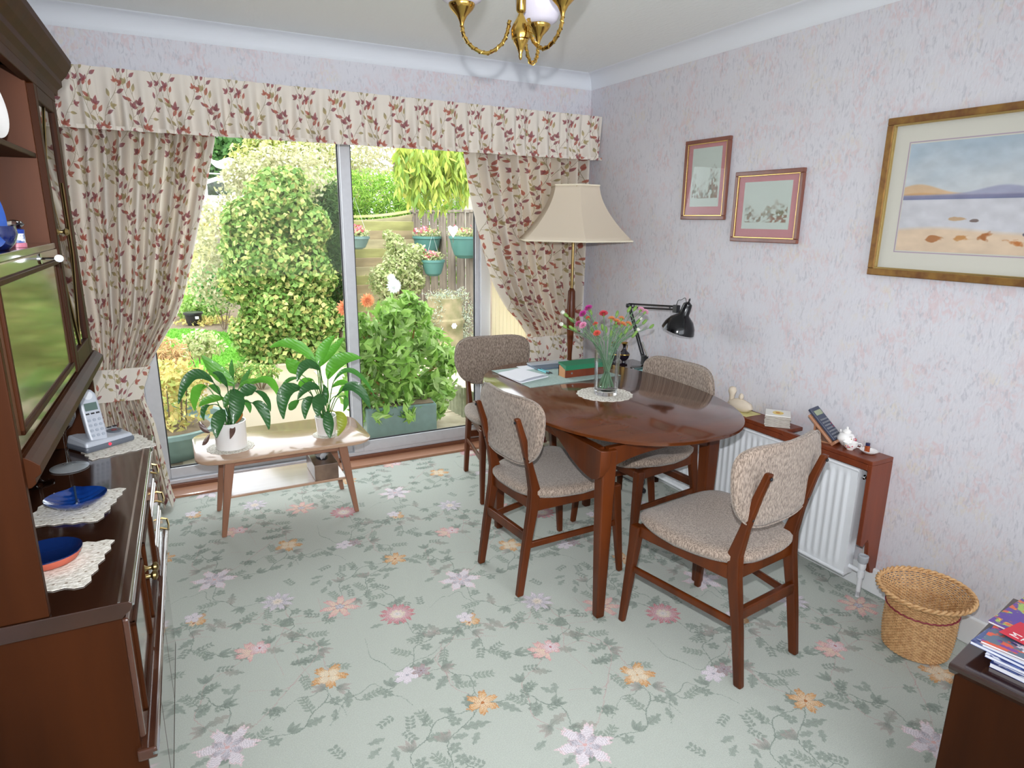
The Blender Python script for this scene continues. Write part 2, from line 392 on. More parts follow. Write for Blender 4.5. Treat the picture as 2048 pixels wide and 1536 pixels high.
    T.flower(C['wp'], .088, 6, w_, w_, pk, ph=.2, pw=1.5); T.flower(C['wp'], .05, 6, w_, gy, pk, ph=.7, pw=1.3)
    T.flower(C['pstar'], .078, 7, cr_, pk, dp, ph=.5, pw=1.6); T.flower(C['pstar'], .02, 5, w_, gy, s2i((120, 110, 120)))
    T.flower(C['pround'], .068, 13, w_, dp, dp, pw=.35); T.flower(C['pround'], .03, 9, w_, cr_, s2i((188, 194, 185)), pw=.3)
    T.flower(C['daisy'], .068, 9, gy, w_, s2i((150, 148, 148)), pw=.9); T.flower(C['daisy'], .028, 8, cr_, w_, s2i((140, 146, 140)), pw=.4)
    T.flower(C['bud'], .065, 5, cr_, orc, s2i((186, 128, 96)), ang=.9, squash=.6, half=True); T.flower(C['bud']+(.0, .04), .035, 5, w_, w_, gy)
    T.flower(C['lav'], .05, 6, w_, w_, gy, ang=.3, squash=.8); T.flower(C['lav']+(.05, .0), .035, 6, gy, s2i((180, 156, 152)), s2i((150, 120, 120)), pw=1.2)
    return T

def curtain_tile():
    T = Tile((0.50, 0), (0, 0.62), 800, 1000, s2i((228, 220, 209))); R = np.random.default_rng(11)
    T.im *= (1+0.015*np.sin(np.arange(1000)*2.1))[:, None, None]
    red, rust, olive, ochre, plum, stem = map(s2i, [(164, 78, 78), (180, 112, 84), (138, 130, 98), (190, 168, 114), (122, 88, 98), (150, 138, 112)])
    for v in range(6):
        x0 = (v+.5)*0.0833; ph = v*1.9
        pts = [np.array((x0+.042*sin(2*pi*t+ph)+.013*sin(4*pi*t+ph*2), .62*t)) for t in np.linspace(0, 1, 300)]
        T.stroke(pts, .0014, stem, .9)
        for j in range(15):
            i = int((j+.5)/15*299); d = pts[min(i+1, 299)]-pts[i-1]; an = atan2(d[1], d[0]); sgn = 1 if j % 2 else -1; aa = an+sgn*R.uniform(.5, 1.0)
            ln = R.uniform(.012, .034); e = pts[i]+np.array([cos(aa), sin(aa)])*ln; T.stroke([pts[i]+(e-pts[i])*t for t in np.linspace(0, 1, 14)], .0011, stem, .9)
            cs = [(red, rust), (olive, ochre), (rust, red), (plum, red), (ochre, olive), (red, plum)][R.integers(0, 6)]
            L = R.uniform(.036, .052); c = e+np.array([cos(aa), sin(aa)])*L*.45
            T.leaf(c, aa, L, L*.46, cs[0], cs[1], al=.8)
            if j % 3 == 0:
                for sd in (-.9, .9): T.leaf(e+np.array([cos(aa+sd), sin(aa+sd)])*L*.34, aa+sd, L*.7, L*.36, cs[1], cs[0], al=.75)
    return T

def vnoise(h, w_, sc, seed=0, oct=4):
    R = np.random.default_rng(seed); out = np.zeros((h, w_))
    for o in range(oct):
        n = int(sc*2**o)+2; g = R.random((n, n)); y = np.linspace(0, n-1.001, h); x = np.linspace(0, n-1.001, w_); yi = y.astype(int); xi = x.astype(int)
        fy = (y-yi)[:, None]; fx = (x-xi)[None]; fy = fy*fy*(3-2*fy); fx = fx*fx*(3-2*fx)
        q = g[yi][:, xi]*(1-fy)*(1-fx)+g[yi+1][:, xi]*fy*(1-fx)+g[yi][:, xi+1]*(1-fy)*fx+g[yi+1][:, xi+1]*fy*fx; out += q/2**o
    return out/out.max()

def lake_picture():
    h, w_ = 420, 640; im = np.zeros((h, w_, 3), np.float32); Y = (np.arange(h)/h)[:, None]; X = (np.arange(w_)/w_)[None]; n1 = vnoise(h, w_, 5, 1); n2 = vnoise(h, w_, 14, 2)
    sky = np.array([176, 192, 204])/255; sky2 = np.array([206, 210, 212])/255
    im[:] = sky2; q = np.clip((Y-.55)/.45+(n1-.5)*.5, 0, 1)[..., None]; im = im*(1-q)+sky*q
    def lay(mask, col, al=1):
        nonlocal im
        mm = np.clip(mask, 0, 1)[..., None]*al; im = im*(1-mm)+np.array(col)/255*mm
    lay((Y < .52)*np.ones_like(X), (208, 208, 214), .9)
    lay(((.53+.10*np.exp(-((X-.08)/.16)**2)-Y)*60)*(Y > .5), (214, 184, 150)); lay(((.52+.03*np.exp(-((X-.1)/.14)**2)-Y)*60)*(Y > .5), (204, 160, 110), .8)
    lay(((.53+.07*np.exp(-((X-.55)/.16)**2)-Y)*60)*(Y > .49), (164, 166, 190), .9); lay(((.52+.14*np.exp(-((X-.98)/.14)**2)-Y)*60)*(Y > .48), (110, 120, 150), .95)
    lay(np.exp(-((Y-.50)/.018)**2)*np.ones_like(X), (140, 138, 166), .8)
    lay(np.clip((.22+.02*np.sin(X*7)-Y)*25, 0, 1), (224, 200, 172), .95)
    for cx, cy, sx, sy, c in ((.22, .12, .05, .03, (176, 118, 76)), (.38, .13, .06, .035, (196, 140, 84)), (.5, .15, .05, .05, (168, 104, 60)), (.64, .11, .07, .04, (190, 116, 62)), (.7, .17, .03, .025, (96, 92, 110)),
                              (.33, .30, .05, .018, (196, 164, 128)), (.43, .29, .03, .018, (120, 104, 100)), (.72, .28, .06, .018, (204, 170, 130)), (.84, .27, .02, .025, (150, 110, 80)), (.93, .28, .03, .02, (190, 150, 110))):
        d = ((X-cx)/sx)**2+((Y-cy)/sy)**2+(n2-.5)*3.2; lay(np.clip((1.15-d)*2.0, 0, 1), c, .9)
    return im.astype(np.float32)*(0.94+.1*n2[..., None]).astype(np.float32)
def sketch_picture(seed, h, w_):
    im = np.zeros((h, w_, 3), np.float32); Y = (np.arange(h)/h)[:, None]; X = (np.arange(w_)/w_)[None]; n1 = vnoise(h, w_, 6, seed); n2 = vnoise(h, w_, 22, seed+5)
    im[:] = np.array([198, 210, 202])/255; dk = np.clip((.46+.12*np.sin(X*6+seed)+(n1-.5)*.5-Y)*3, 0, 1)*np.clip((n2-.42)*4, 0, 1)*(Y > .14)*(X > .05)*(X < .95)
    for k, c in enumerate([(96, 112, 104), (120, 120, 92), (150, 120, 104)]):
        mm = (dk*np.clip((vnoise(h, w_, 9, seed+20+k)-.40)*5, 0, 1)*1.0)[..., None]; im = im*(1-mm)+np.array(c)/255*mm
    return im
def cover_picture(seed, cols, h=300, w_=220):
    n = [vnoise(h, w_, 13, seed+k, 5) for k in range(4)]; im = np.zeros((h, w_, 3), np.float32); im[:] = np.array(cols[0])/255
    for k, c in enumerate(cols[1:]):
        mm = np.clip((n[k % 4]-.52)*14, 0, 1)[..., None]; im = im*(1-mm)+np.array(c)/255*mm
    return im
# ------------------------------------------------------------------ materials
M = {}
M['teak'] = wood('teak_wood', (98, 44, 8), (64, 26, 4), 'z', .36, .08, spec=.35)
M['teak_y'] = wood('teak_top', (100, 50, 18), (74, 34, 10), 'x', .15, .5, scale=9, bump=.02)
M['mahog'] = wood('dark_mahogany', (64, 30, 8), (44, 19, 4), 'z', .5, .0, spec=.12, scale=10, bump=.03)
M['mahog_y'] = wood('dark_mahogany_top', (56, 32, 20), (40, 22, 14), 'y', .14, .7, scale=9, bump=.01)
M['mahog_w'] = wood('warm_mahogany', (98, 50, 18), (74, 36, 12), 'z', .5, .1, spec=.3, scale=8, bump=.03)
M['sapele'] = wood('sapele_shelf_wood', (124, 56, 26), (98, 40, 18), 'z', .4, .2, scale=16)
M['pale'] = wood('light_walnut', (152, 106, 82), (128, 86, 64), 'z', .38, .3, scale=12)
M['pale_top'] = wood('light_walnut_top', (190, 158, 132), (170, 132, 106), 'x', .2, .6, scale=9, bump=.02)
M['oakp'] = wood('oak_threshold_wood', (176, 128, 98), (156, 106, 78), 'x', .4, .25, scale=10)
M['darkstrip'] = mat('brown_seal', (120, 74, 52), .5)
M['alu'] = mat('anodised_aluminium', (206, 208, 214), .42, .2, var=.05, vscale=30)
M['seal'] = mat('black_rubber', (30, 32, 36), .6)
M['brass'] = mat('polished_brass', (205, 168, 88), .16, 1.0)
M['antique'] = mat('antique_brass', (150, 128, 84), .3, 1.0)
M['chrome'] = mat('chrome', (225, 228, 230), .1, 1.0)
M['white'] = mat('white_enamel', (226, 229, 233), .35)
M['gloss'] = mat('white_gloss_paint', (228, 230, 232), .4)
M['plaster'] = mat('white_coving_plaster', (226, 230, 236), .7)
M['ceilp'] = mat('textured_ceiling_paint', (240, 243, 242), .9, bump=.5, bscale=60, stretch=(1, .4, 1))
M['black'] = mat('black_enamel', (8, 8, 12), .16, coat=.2, spec=.4)
M['blackm'] = mat('black_plastic', (26, 26, 30), .4)
M['fabric'] = mat('beige_tweed', (168, 151, 136), .9, col2=(110, 95, 84), vscale=160, bump=.5, bscale=260, sheen=.3, ramp=(.38, .62), stretch=(1.6, 1.6, .45))
M['lace'] = mat('cream_lace', (240, 237, 228), .9, bump=.8, bscale=150, col2=(206, 200, 188), vscale=110)
M['china'] = mat('white_bone_china', (240, 238, 236), .15, coat=.5)
M['glass'] = glass_mat('window_glass', (.97, .985, .98), 0, .28)
M['cglass'] = glass_mat('cabinet_glass', (.9, .9, .88), 0.02, 1.6)
M['crystal'] = crystal('crystal_glass')
M['water'] = crystal('vase_water', (.93, .97, .93), 1.33)

def wallpaper():
    mt = bpy.data.materials.new('floral_wallpaper'); mt.use_nodes = True; n = mt.node_tree.nodes; L = mt.node_tree.links; b = n['Principled BSDF']
    t = n.new('ShaderNodeTexCoord')
    def noise(scale, detail, st=(1, 1, 1), off=(0, 0, 0), dist=0.0):
        mp = n.new('ShaderNodeMapping'); mp.inputs['Scale'].default_value = st; mp.inputs['Location'].default_value = off; mp.inputs['Rotation'].default_value = (0.5, 0.5, 0)
        z = n.new('ShaderNodeTexNoise'); z.inputs['Scale'].default_value = scale; z.inputs['Detail'].default_value = detail; z.inputs['Distortion'].default_value = dist
        L.new(t.outputs['Object'], mp.inputs[0]); L.new(mp.outputs[0], z.inputs['Vector']); return z.outputs['Fac']
    def ramp(src, lo, hi):
        r = n.new('ShaderNodeMapRange'); r.inputs[1].default_value = lo; r.inputs[2].default_value = hi; L.new(src, r.inputs[0]); return r.outputs[0]
    def mul(a, c):
        q = n.new('ShaderNodeMath'); q.operation = 'MULTIPLY'; L.new(a, q.inputs[0])
        if isinstance(c, float): q.inputs[1].default_value = c
        else: L.new(c, q.inputs[1])
        return q.outputs[0]
    def mix(f, a, c):
        q = n.new('ShaderNodeMix'); q.data_type = 'RGBA'; L.new(f, q.inputs[0])
        if isinstance(a, tuple): q.inputs[6].default_value = rgba(a)
        else: L.new(a, q.inputs[6])
        q.inputs[7].default_value = rgba(c); return q.outputs[2]
    base = (212, 211, 217)
    pink = mul(ramp(noise(9, 3), .44, .62), ramp(noise(42, 3, (1, 1, .6), (3, 1, 2), 1.2), .44, .60))
    och = mul(ramp(noise(7, 3, off=(9, 4, 1)), .53, .7), ramp(noise(46, 3, (1, 1, .6), (7, 1, 2), 1.0), .46, .62))
    grey = mul(ramp(noise(14, 3, off=(2, 8, 5)), .38, .55), ramp(noise(60, 4, (1.5, 1.5, .5), (1, 5, 2), .8), .52, .64))
    c = mix(mul(pink, .6), base, (212, 188, 190)); c = mix(mul(och, .6), c, (216, 206, 188)); c = mix(mul(grey, .6), c, (182, 182, 190))
    L.new(c, b.inputs['Base Color']); b.inputs['Roughness'].default_value = .55; b.inputs['Specular IOR Level'].default_value = .3
    bp = n.new('ShaderNodeBump'); bp.inputs['Strength'].default_value = .35; bp.inputs['Distance'].default_value = .003; L.new(noise(55, 4, (1.5, 1.5, .5), (1, 5, 2), .8), bp.inputs['Height']); L.new(bp.outputs[0], b.inputs['Normal'])
    return mt
M['wallpaper'] = wallpaper()
_ct = carpet_tile()
M['carpet'] = image_mat('floral_carpet', _ct.im, .95, bump=.7, bscale=420, spec=.1, mottle=.10, sheen=.15)
_cu = curtain_tile()
M['curtain'] = image_mat('leaf_print_cotton', _cu.im, .9, bump=.15, bscale=500, scale=(1/0.39, 1/0.49, 1), transl=.28, spec=.15)
M['curtain_v'] = image_mat('leaf_print_cotton_lined', _cu.im, .9, bump=.15, bscale=500, scale=(1/0.39, 1/0.49, 1), transl=.06, spec=.15)

# ------------------------------------------------------------------ room shell
XR, YB, XL, YF, CH = 2.5065, 3.7211, -0.66, -1.9, 2.40
WX0, WX1, WZ1 = -0.45, 2.40, 2.06     # opening of the patio door
b = MB(); b.add([(XL, YF, 0), (XR, YF, 0), (XR, 3.80, 0), (XL, 3.80, 0), (XL, YF, -.05), (XR, YF, -.05), (XR, 3.80, -.05), (XL, 3.80, -.05)],
      [(0, 1, 2, 3), (7, 6, 5, 4)], [[tuple(_ct.inv @ np.array(p)) for p in ((XL, YF), (XR, YF), (XR, 3.8), (XL, 3.8))], None])
struct(b.build('floor', M['carpet']))
struct(MB().box(XL-.1, XR+.1, YF-.1, YB+.1, CH, CH+.1).build('ceiling', M['ceilp']))
struct(MB().box(XR, XR+.12, YF-.1, YB+.0, -.05, CH).build('wall_right', M['wallpaper']))
struct(MB().box(XL-.12, XL, YF-.1, YB+.0, -.05, CH).build('wall_left', M['wallpaper']))
b = MB(); b.box(XL-.12, WX0, YB, YB+.28, -.05, CH).box(WX1, XR+.12, YB, YB+.28, -.05, CH).box(WX0, WX1, YB, YB+.28, WZ1, CH)
struct(b.build('wall_back', M['wallpaper']))
b = MB(); b.box(XL-.12, -.4, YF-.12, YF, -.05, CH).box(2.4, XR+.12, YF-.12, YF, -.05, CH).box(-.4, 2.4, YF-.12, YF, 2.2, CH).box(-.4, 2.4, YF-.12, YF, -.05, .7)  # unseen opening added behind the camera to let sky light in
struct(b.build('wall_front', M['wallpaper']))
# coving, skirting, threshold
def coving(name, p0, p1, nrm, ext0=0, ext1=0):
    """concave quarter profile between wall and ceiling, mitred at the corner"""
    prof = [(0, -.083)] + [(.083-.078*cos(a), -.083+.078*sin(a)+.0) for a in np.linspace(.08, pi/2-.08, 9)] + [(.083, 0), (0, 0)]
    prof = [(x, z) for x, z in prof]; p0, p1, nrm = Vector(p0), Vector(p1), Vector(nrm); d = (p1-p0).normalized(); rings = []
    for p, sg in ((p0, ext0), (p1, ext1)): rings.append([p + nrm*x + d*(x*sg) + Vector((0, 0, CH+z)) for x, z in prof])
    return struct(MB().loft(rings).build(name, M['plaster'], smooth=35))
coving('trim_1', (XL, YB, 0), (XR, YB, 0), (0, -1, 0), 1, -1); coving('trim_2', (XR, YF, 0), (XR, YB, 0), (-1, 0, 0), 1, -1)
coving('trim_3', (XL, YF, 0), (XL, YB, 0), (1, 0, 0), 1, -1)
struct(MB().box(XR-.018, XR-.0005, YF, YB, .001, .115).build('baseboard_right', M['gloss'], bevel=.006))
struct(MB().box(WX1, XR-.02, YB-.018, YB-.0005, .001, .115).build('baseboard_back', M['gloss'], bevel=.006))
struct(MB().box(WX0, WX1, 3.802, 3.915, -.04, .016).build('trim_4', M['oakp'], bevel=.004))
struct(MB().box(WX0, WX1, 3.917, 3.975, -.04, .036).build('trim_5', M['darkstrip'], bevel=.004))

# ------------------------------------------------------------------ sliding patio door
door = tag(bpy.data.objects.new('door_1', None), kind='structure'); COL.objects.link(door)
def rail(x0, x1, y0, y1, z0, z1): return (x0, x1, y0, y1, z0, z1)
b = MB()
for r in ((-.36, -.18, 3.93, 4.0, .036, 2.06), (1.815, 1.89, 3.925, 4.0, .036, 2.06), (-.18, 1.852, 3.93, 4.0, .036, .058), (-.18, 1.852, 3.93, 4.0, 2.02, 2.06)): b.box(*r)
b.build('outer_frame', M['alu'], door, bevel=.002)
MB().box(1.818, 1.888, 3.905, 3.924, .036, 2.06).build('white_jamb', M['gloss'], door, bevel=.002)
def panel(x0, x1, y, z0, zb, name, sl, sr):
    b = MB(); b.box(x0, x0+sl, y-.015, y+.015, z0, 2.0).box(x1-sr, x1, y-.015, y+.015, z0, 2.0).box(x0+sl, x1-sr, y-.015, y+.015, z0, zb).box(x0+sl, x1-sr, y-.015, y+.015, 1.94, 2.0)
    o = b.build(name, M['alu'], door, bevel=.003)
    s = MB(); g = .006
    for q in ((x0+sl-.001, x0+sl+g, zb, 1.94), (x1-sr-g, x1-sr+.001, zb, 1.94), (x0+sl, x1-sr, zb-.001, zb+g), (x0+sl, x1-sr, 1.94-g, 1.94)): s.box(q[0], q[1], y-.006, y+.006, q[2], q[3])
    s.build('glazing_seal', M['seal'], o)
    MB().box(x0+sl, x1-sr, y-.0025, y+.0025, zb, 1.94).build('pane', M['glass'], o)
panel(-.18, .985, 3.975, .058, .12, 'fixed_panel', .075, .05)
panel(.940, 1.815, 3.943, .058, .128, 'sliding_panel', .058, .028)

# cream ribbed blind stacked at the right side of the door opening
bl = thing('vertical_blind', 'cream ribbed vertical blind stacked beside the patio door', 'blind', (2.1, 3.85, .05))
for k in range(17):
    x = 1.90+k*.029
    MB().box(x-2.1-.0135, x-2.1+.0135, 3.885-3.85-.004, 3.885-3.85+.004, .0, 1.9).build('slat', M.setdefault('blind', mat('cream_blind_fabric', (250, 244, 224), .8, transl=.6)), bl, bevel=.003, seg=1)
MB().box(-.22, .28, .02, .055, 1.9, 1.94).build('headrail', M['white'], bl)

# ------------------------------------------------------------------ curtains and valance
def cloth(name, zs, left, right, y0, amp, folds, width, parent=None, mt=None, seed=0, tilt=None, gath=1.0, phase=0.0):
    R = np.random.default_rng(seed); NU = folds*14; jit = R.uniform(-.35, .35, folds+2); am = R.uniform(.7, 1.25, folds+2)
    b = MB(); vs = []; uvg = []
    for zi, z in enumerate(zs):
        xl, xr = left(z), right(z)
        for k in range(NU+1):
            s = k/NU; x = xl+(xr-xl)*s; c = s*folds; i = int(c); ph = c+jit[min(i, folds)]*sin(pi*(c-i))*.5
            a = amp(z, s) if callable(amp) else amp
            yy = y0+a*am[min(i, folds+1)]*cos(2*pi*ph+phase)+.006*mnoise.noise(Vector((s*9, z*2.2, seed)))
            if tilt: yy += tilt(z, s)
            vs.append((x+.004*mnoise.noise(Vector((s*13, z*3, seed+4))), yy, z)); uvg.append((s*width, z))
    fs = []; uv = []
    for i in range(len(zs)-1):
        for k in range(NU):
            q = (i*(NU+1)+k, i*(NU+1)+k+1, (i+1)*(NU+1)+k+1, (i+1)*(NU+1)+k); fs.append(q); uv.append([uvg[j] for j in q])
    b.add(vs, fs, uv); return b.build(name, mt or M['curtain'], parent, smooth=80)
Lr = [(.02, -.09), (.10, -.105), (.2, -.115), (.47, -.14), (.60, -.172), (.66, -.172), (.774, -.135), (.83, -.10), (.92, -.045), (1.006, .012), (1.1, .052), (1.203, .086), (1.472, .166), (1.664, .218), (1.881, .276), (2.1, .30)]
Ll = [(.02, -.50), (.47, -.46), (.63, -.44), (.774, -.44), (1.1, -.52), (1.5, -.57), (2.1, -.60)]
Rl = [(.02, 1.98), (.3, 2.0), (.60, 2.047), (.78, 2.05), (.83, 2.02), (.889, 1.975), (.95, 1.915), (1.023, 1.868), (1.12, 1.815), (1.212, 1.782), (1.423, 1.713), (1.626, 1.664), (1.878, 1.617), (2.1, 1.60)]
Rr = [(.02, 2.455), (.6, 2.455), (.7, 2.45), (1.26, 2.458), (1.9, 2.474), (2.1, 2.474)]
zs = list(np.linspace(.02, 2.1, 72))
ampf = lambda z, s: .016+.030*min(1, abs(z-.70)/.35)
ct = thing('curtain', 'cream leaf-print curtain tied back beside the dark wall unit', 'curtain', (0, 0, 0), group='leaf-print curtains at the patio door')
cloth('drape', zs, lambda z: interp(Ll, z), lambda z: interp(Lr, z), 3.678, ampf, 12, 1.25, ct, seed=1)
cloth('tieback', list(np.linspace(.622, .785, 8)), lambda z: -.47, lambda z: -.125-.06*(.785-z)/.16, 3.632, .004, 3, .42, ct, M['curtain_v'], seed=3)
ct = thing('curtain', 'cream leaf-print curtain tied back in the room corner behind the floor lamp', 'curtain', (0, 0, 0), group='leaf-print curtains at the patio door')
cloth('drape', zs, lambda z: interp(Rl, z), lambda z: interp(Rr, z), 3.675, ampf, 12, 1.25, ct, seed=2)
cloth('tieback', list(np.linspace(.60, .775, 8)), lambda z: 2.03+.03*(.775-z)/.17, lambda z: 2.462, 3.632, .004, 3, .46, ct, M['curtain_v'], seed=5)
val = thing('valance', 'long gathered leaf-print valance above the patio door', 'valance', (0, 0, 0))
R_ = np.random.default_rng(5); sag = R_.uniform(-.006, .006, 60)
def vamp(z, s): return .006+.026*max(0, (2.13-z)/.25)*(.35+.65*abs(sin(s*41+sin(s*17)*2)))
cloth('valance_front', list(np.linspace(1.885, 2.142, 16)), lambda z: -.645, lambda z: 2.497, 3.572, vamp, 42, 3.9, val, M['curtain_v'], seed=7, tilt=lambda z, s: -.012*max(0, (2.0-z)/.12)*(0.5+0.5*sin(s*73)))
cloth('bottom_band', list(np.linspace(1.882, 1.90, 3)), lambda z: -.645, lambda z: 2.497, 3.557, .010, 42, 3.9, val, M['curtain_v'], seed=8)
MB().box(-.645, 2.497, 3.60, 3.715, 2.12, 2.135).build('pelmet_board', M['white'], val)

# ------------------------------------------------------------------ garden
G = -0.12
def leafcloud(pts, nrm, size, aspect=.55, jitter=.5, fold=.25, R=rng):
    """mesh of small folded leaves; pts (N,3), nrm (N,3)"""
    N = len(pts); sz = size*(1+R.uniform(-.35, .35, N)); n = nrm+R.normal(0, jitter, (N, 3)); n /= np.linalg.norm(n, axis=1)[:, None]
    t = R.normal(0, 1, (N, 3)); t -= (t*n).sum(1)[:, None]*n; t /= np.linalg.norm(t, axis=1)[:, None]; s = np.cross(n, t)
    L = sz[:, None]; W = L*aspect
    p0 = pts-t*L*.5; p1 = pts-t*L*.02+s*W*.5+n*L*fold*.3; p2 = pts+t*L*.5-n*L*.1; p3 = pts-t*L*.02-s*W*.5+n*L*fold*.3
    V = np.stack([p0, p1, p2, p3], 1).reshape(-1, 3); return V
def cloud_obj(name, V, mt, parent=None):
    N = len(V)//4; me = bpy.data.meshes.new(name); me.vertices.add(len(V)); me.vertices.foreach_set('co', V.astype(np.float32).ravel())
    idx = np.arange(N)[:, None]*4; tri = np.concatenate([idx+[[0, 1, 2]], idx+[[0, 2, 3]]], 1).reshape(-1)
    me.loops.add(len(tri)); me.loops.foreach_set('vertex_index', tri.astype(np.int32)); me.polygons.add(len(tri)//3)
    me.polygons.foreach_set('loop_start', np.arange(0, len(tri), 3, dtype=np.int32)); me.polygons.foreach_set('loop_total', np.full(len(tri)//3, 3, np.int32))
    me.materials.append(mt); me.update(calc_edges=True); o = bpy.data.objects.new(name, me); COL.objects.link(o)
    if parent is not None: o.parent = parent
    o['kind'] = 'stuff'; return o
def blob(N, blobs, shell=.35, R=rng):
    """points near the surfaces of ellipsoids (cx,cy,cz,rx,ry,rz)"""
    P = []; Nn = []; wts = np.array([q[3]*q[5]+q[4]*q[5] for q in blobs]); wts = wts/wts.sum()
    for q, wq in zip(blobs, wts):
        n = max(1, int(N*wq)); d = R.normal(0, 1, (n, 3)); d /= np.linalg.norm(d, axis=1)[:, None]; r = 1-shell*R.random(n)**1.5+R.normal(0, .05, n)
        P.append(np.array(q[:3])+d*r[:, None]*np.array(q[3:6])); Nn.append(d)
    return np.concatenate(P), np.concatenate(Nn)
def leafm(name, cols, tr=.35): return mat(name, cols[0], .55, island=cols, transl=tr, spec=.3)
M['l_bush'] = leafm('yellow_green_leaves', [(84, 124, 54), (116, 152, 72), (140, 168, 90), (176, 190, 112), (206, 194, 128), (100, 138, 60), (128, 160, 84)])
M['l_dark'] = leafm('dark_conifer_green', [(44, 70, 34), (62, 92, 40), (84, 112, 50)])
M['l_hedge'] = leafm('bright_hedge_green', [(112, 160, 56), (146, 188, 74), (176, 206, 96), (96, 140, 50)])
M['l_tree'] = leafm('tree_green', [(74, 118, 62), (94, 136, 70), (62, 100, 54)])
M['l_ytree'] = leafm('yellowing_tree', [(150, 166, 84), (190, 186, 110), (124, 148, 76), (206, 200, 140)])
M['l_twig'] = leafm('pale_twiggy_leaves', [(178, 172, 130), (196, 190, 156), (150, 154, 104), (206, 204, 176)])
M['l_wist'] = leafm('drooping_yellow_green_leaves', [(128, 152, 58), (164, 178, 74), (104, 136, 60), (196, 194, 96)])
M['l_var'] = leafm('variegated_leaves', [(150, 168, 100), (188, 196, 140), (206, 206, 164), (126, 152, 84)])
M['l_dahl'] = leafm('dahlia_leaves', [(126, 170, 76), (148, 188, 90), (168, 202, 112), (188, 212, 146), (108, 152, 62)])
M['l_silver'] = leafm('silver_grey_leaves', [(168, 180, 160), (190, 198, 182), (150, 162, 132), (176, 160, 120)])
M['l_yel'] = leafm('golden_bed_leaves', [(206, 192, 112), (222, 206, 136), (190, 194, 110), (200, 168, 108), (160, 178, 96)])
M['l_grass'] = leafm('lawn_green', [(104, 168, 58), (124, 186, 72), (140, 196, 84)])
M['l_red'] = mat('red_pink_petals', (214, 90, 100), .6, island=[(220, 90, 96), (226, 130, 150), (200, 70, 84), (232, 170, 180)])
M['bark'] = mat('brown_bark', (110, 92, 70), .9, var=.3)
M['soil'] = mat('dark_soil', (120, 104, 84), .95, var=.3, bump=.6)
M['slab'] = mat('buff_paving', (196, 184, 160), .9, col2=(176, 162, 138), vscale=9, bump=.3)
M['fencew'] = mat('weathered_fence_wood', (150, 138, 126), .9, col2=(104, 94, 86), vscale=14, stretch=(1, 1, .15), bump=.3)
M['lapw'] = mat('mossy_lap_wood', (188, 176, 134), .9, col2=(158, 160, 96), vscale=6, stretch=(.3, 1, 1), bump=.3)
for _k, _c in enumerate(((196, 184, 146), (180, 178, 116), (184, 166, 130))): M['lapw%d' % _k] = mat('mossy_lap_board_%d' % _k, _c, .9, col2=tuple(int(v*.8) for v in _c), vscale=6, stretch=(.3, 1, 1), bump=.3)
M['teal'] = mat('teal_plastic', (78, 124, 118), .5); M['tealgrey'] = mat('grey_green_glazed_pot', (96, 120, 116), .4, var=.15)

yard = struct(MB().box(-14, 16, 4.02, 40, G-.1, G-.012).build('ground', M['soil']))
pat = struct(MB().box(-.9, 4.0, 4.005, 9.4, G-.05, G-.008).build('patio', mat('sand_bed', (150, 138, 116), .95)))
R_ = np.random.default_rng(21)
sl_me = {}
yy = 4.02; row = 0
while yy < 8.9:
    h_ = [.45, .6, .45, .6][row % 4]; x = -.3+(row % 2)*.25
    while x < 3.4:
        w_ = [.6, .45, .75][int(R_.integers(0, 3))]
        bed = (x < .95 and yy > 5.0) if yy < 7.3 else (x < .9)
        if not bed and x+w_ < 3.3:
            key = (w_, h_)
            if key not in sl_me: sl_me[key] = MB().box(.006, w_-.006, .006, h_-.006, -.03, 0).mesh('slab', M['slab'])
            o = bpy.data.objects.new('slab', sl_me[key]); COL.objects.link(o); o.parent = pat; o.location = (x, yy, G+R_.uniform(0, .006))
        x += w_
    yy += h_; row += 1
# lawn: an oval patch of grass
lawn = MB().prism(ellipse(1.3, 1.75, 40, 2.3, -.42, 9.0), G-.04, G+.012).build('lawn', M['l_grass']); struct(lawn)
th = rng.uniform(0, 2*pi, 9000); rr = np.sqrt(rng.random(9000)); P = np.stack([-.42+1.3*rr*np.cos(th), 9.0+1.75*rr*np.sin(th), np.full(9000, G+.03)], 1)
o = cloud_obj('grass_blades', leafcloud(P, np.tile([[0., -.9, .3]], (9000, 1)), .06, .25, .4), M['l_grass'], lawn)

# ---- fences
def fx(y): return 3.27+(9.35-y)*.25
fa = atan2(1, -.25)
fn = thing('picket_fence', 'tall weathered board fence running down the side of the garden', 'fence', (3.9, 6.8, G))
bd = MB().box(-.046, .046, -.009, .009, 0, 1.73).mesh('board', M['fencew'])
L0 = 5.6; k = 0
while L0 < 9.40:
    y = L0; x = fx(y); o = bpy.data.objects.new('board', bd); COL.objects.link(o); o.parent = fn
    o.location = (x-3.9+(.020 if k % 2 else 0), y-6.8, rng.uniform(-.02, .02)); o.rotation_euler = (0, 0, fa); L0 += .101; k += 1
for z in (.25, 1.35):
    MB().add([Vector((fx(y)-3.9+dx, y-6.8, z+dz)) for y in (5.55, 9.42) for dx, dz in ((.02, 0), (.06, 0), (.06, .07), (.02, .07))],
             [(0, 1, 5, 4), (1, 2, 6, 5), (2, 3, 7, 6), (3, 0, 4, 7), (0, 3, 2, 1), (4, 5, 6, 7)]).build('fence_rail', M['fencew'], fn)
MB().add([Vector((fx(y)-3.9+dx, y-6.8, 1.73+dz)) for y in (5.55, 9.42) for dx, dz in ((-.02, 0), (.04, 0), (.04, .03), (-.02, .03))],
         [(0, 1, 5, 4), (1, 2, 6, 5), (2, 3, 7, 6), (3, 0, 4, 7), (0, 3, 2, 1), (4, 5, 6, 7)]).build('capping_rail', M['fencew'], fn)
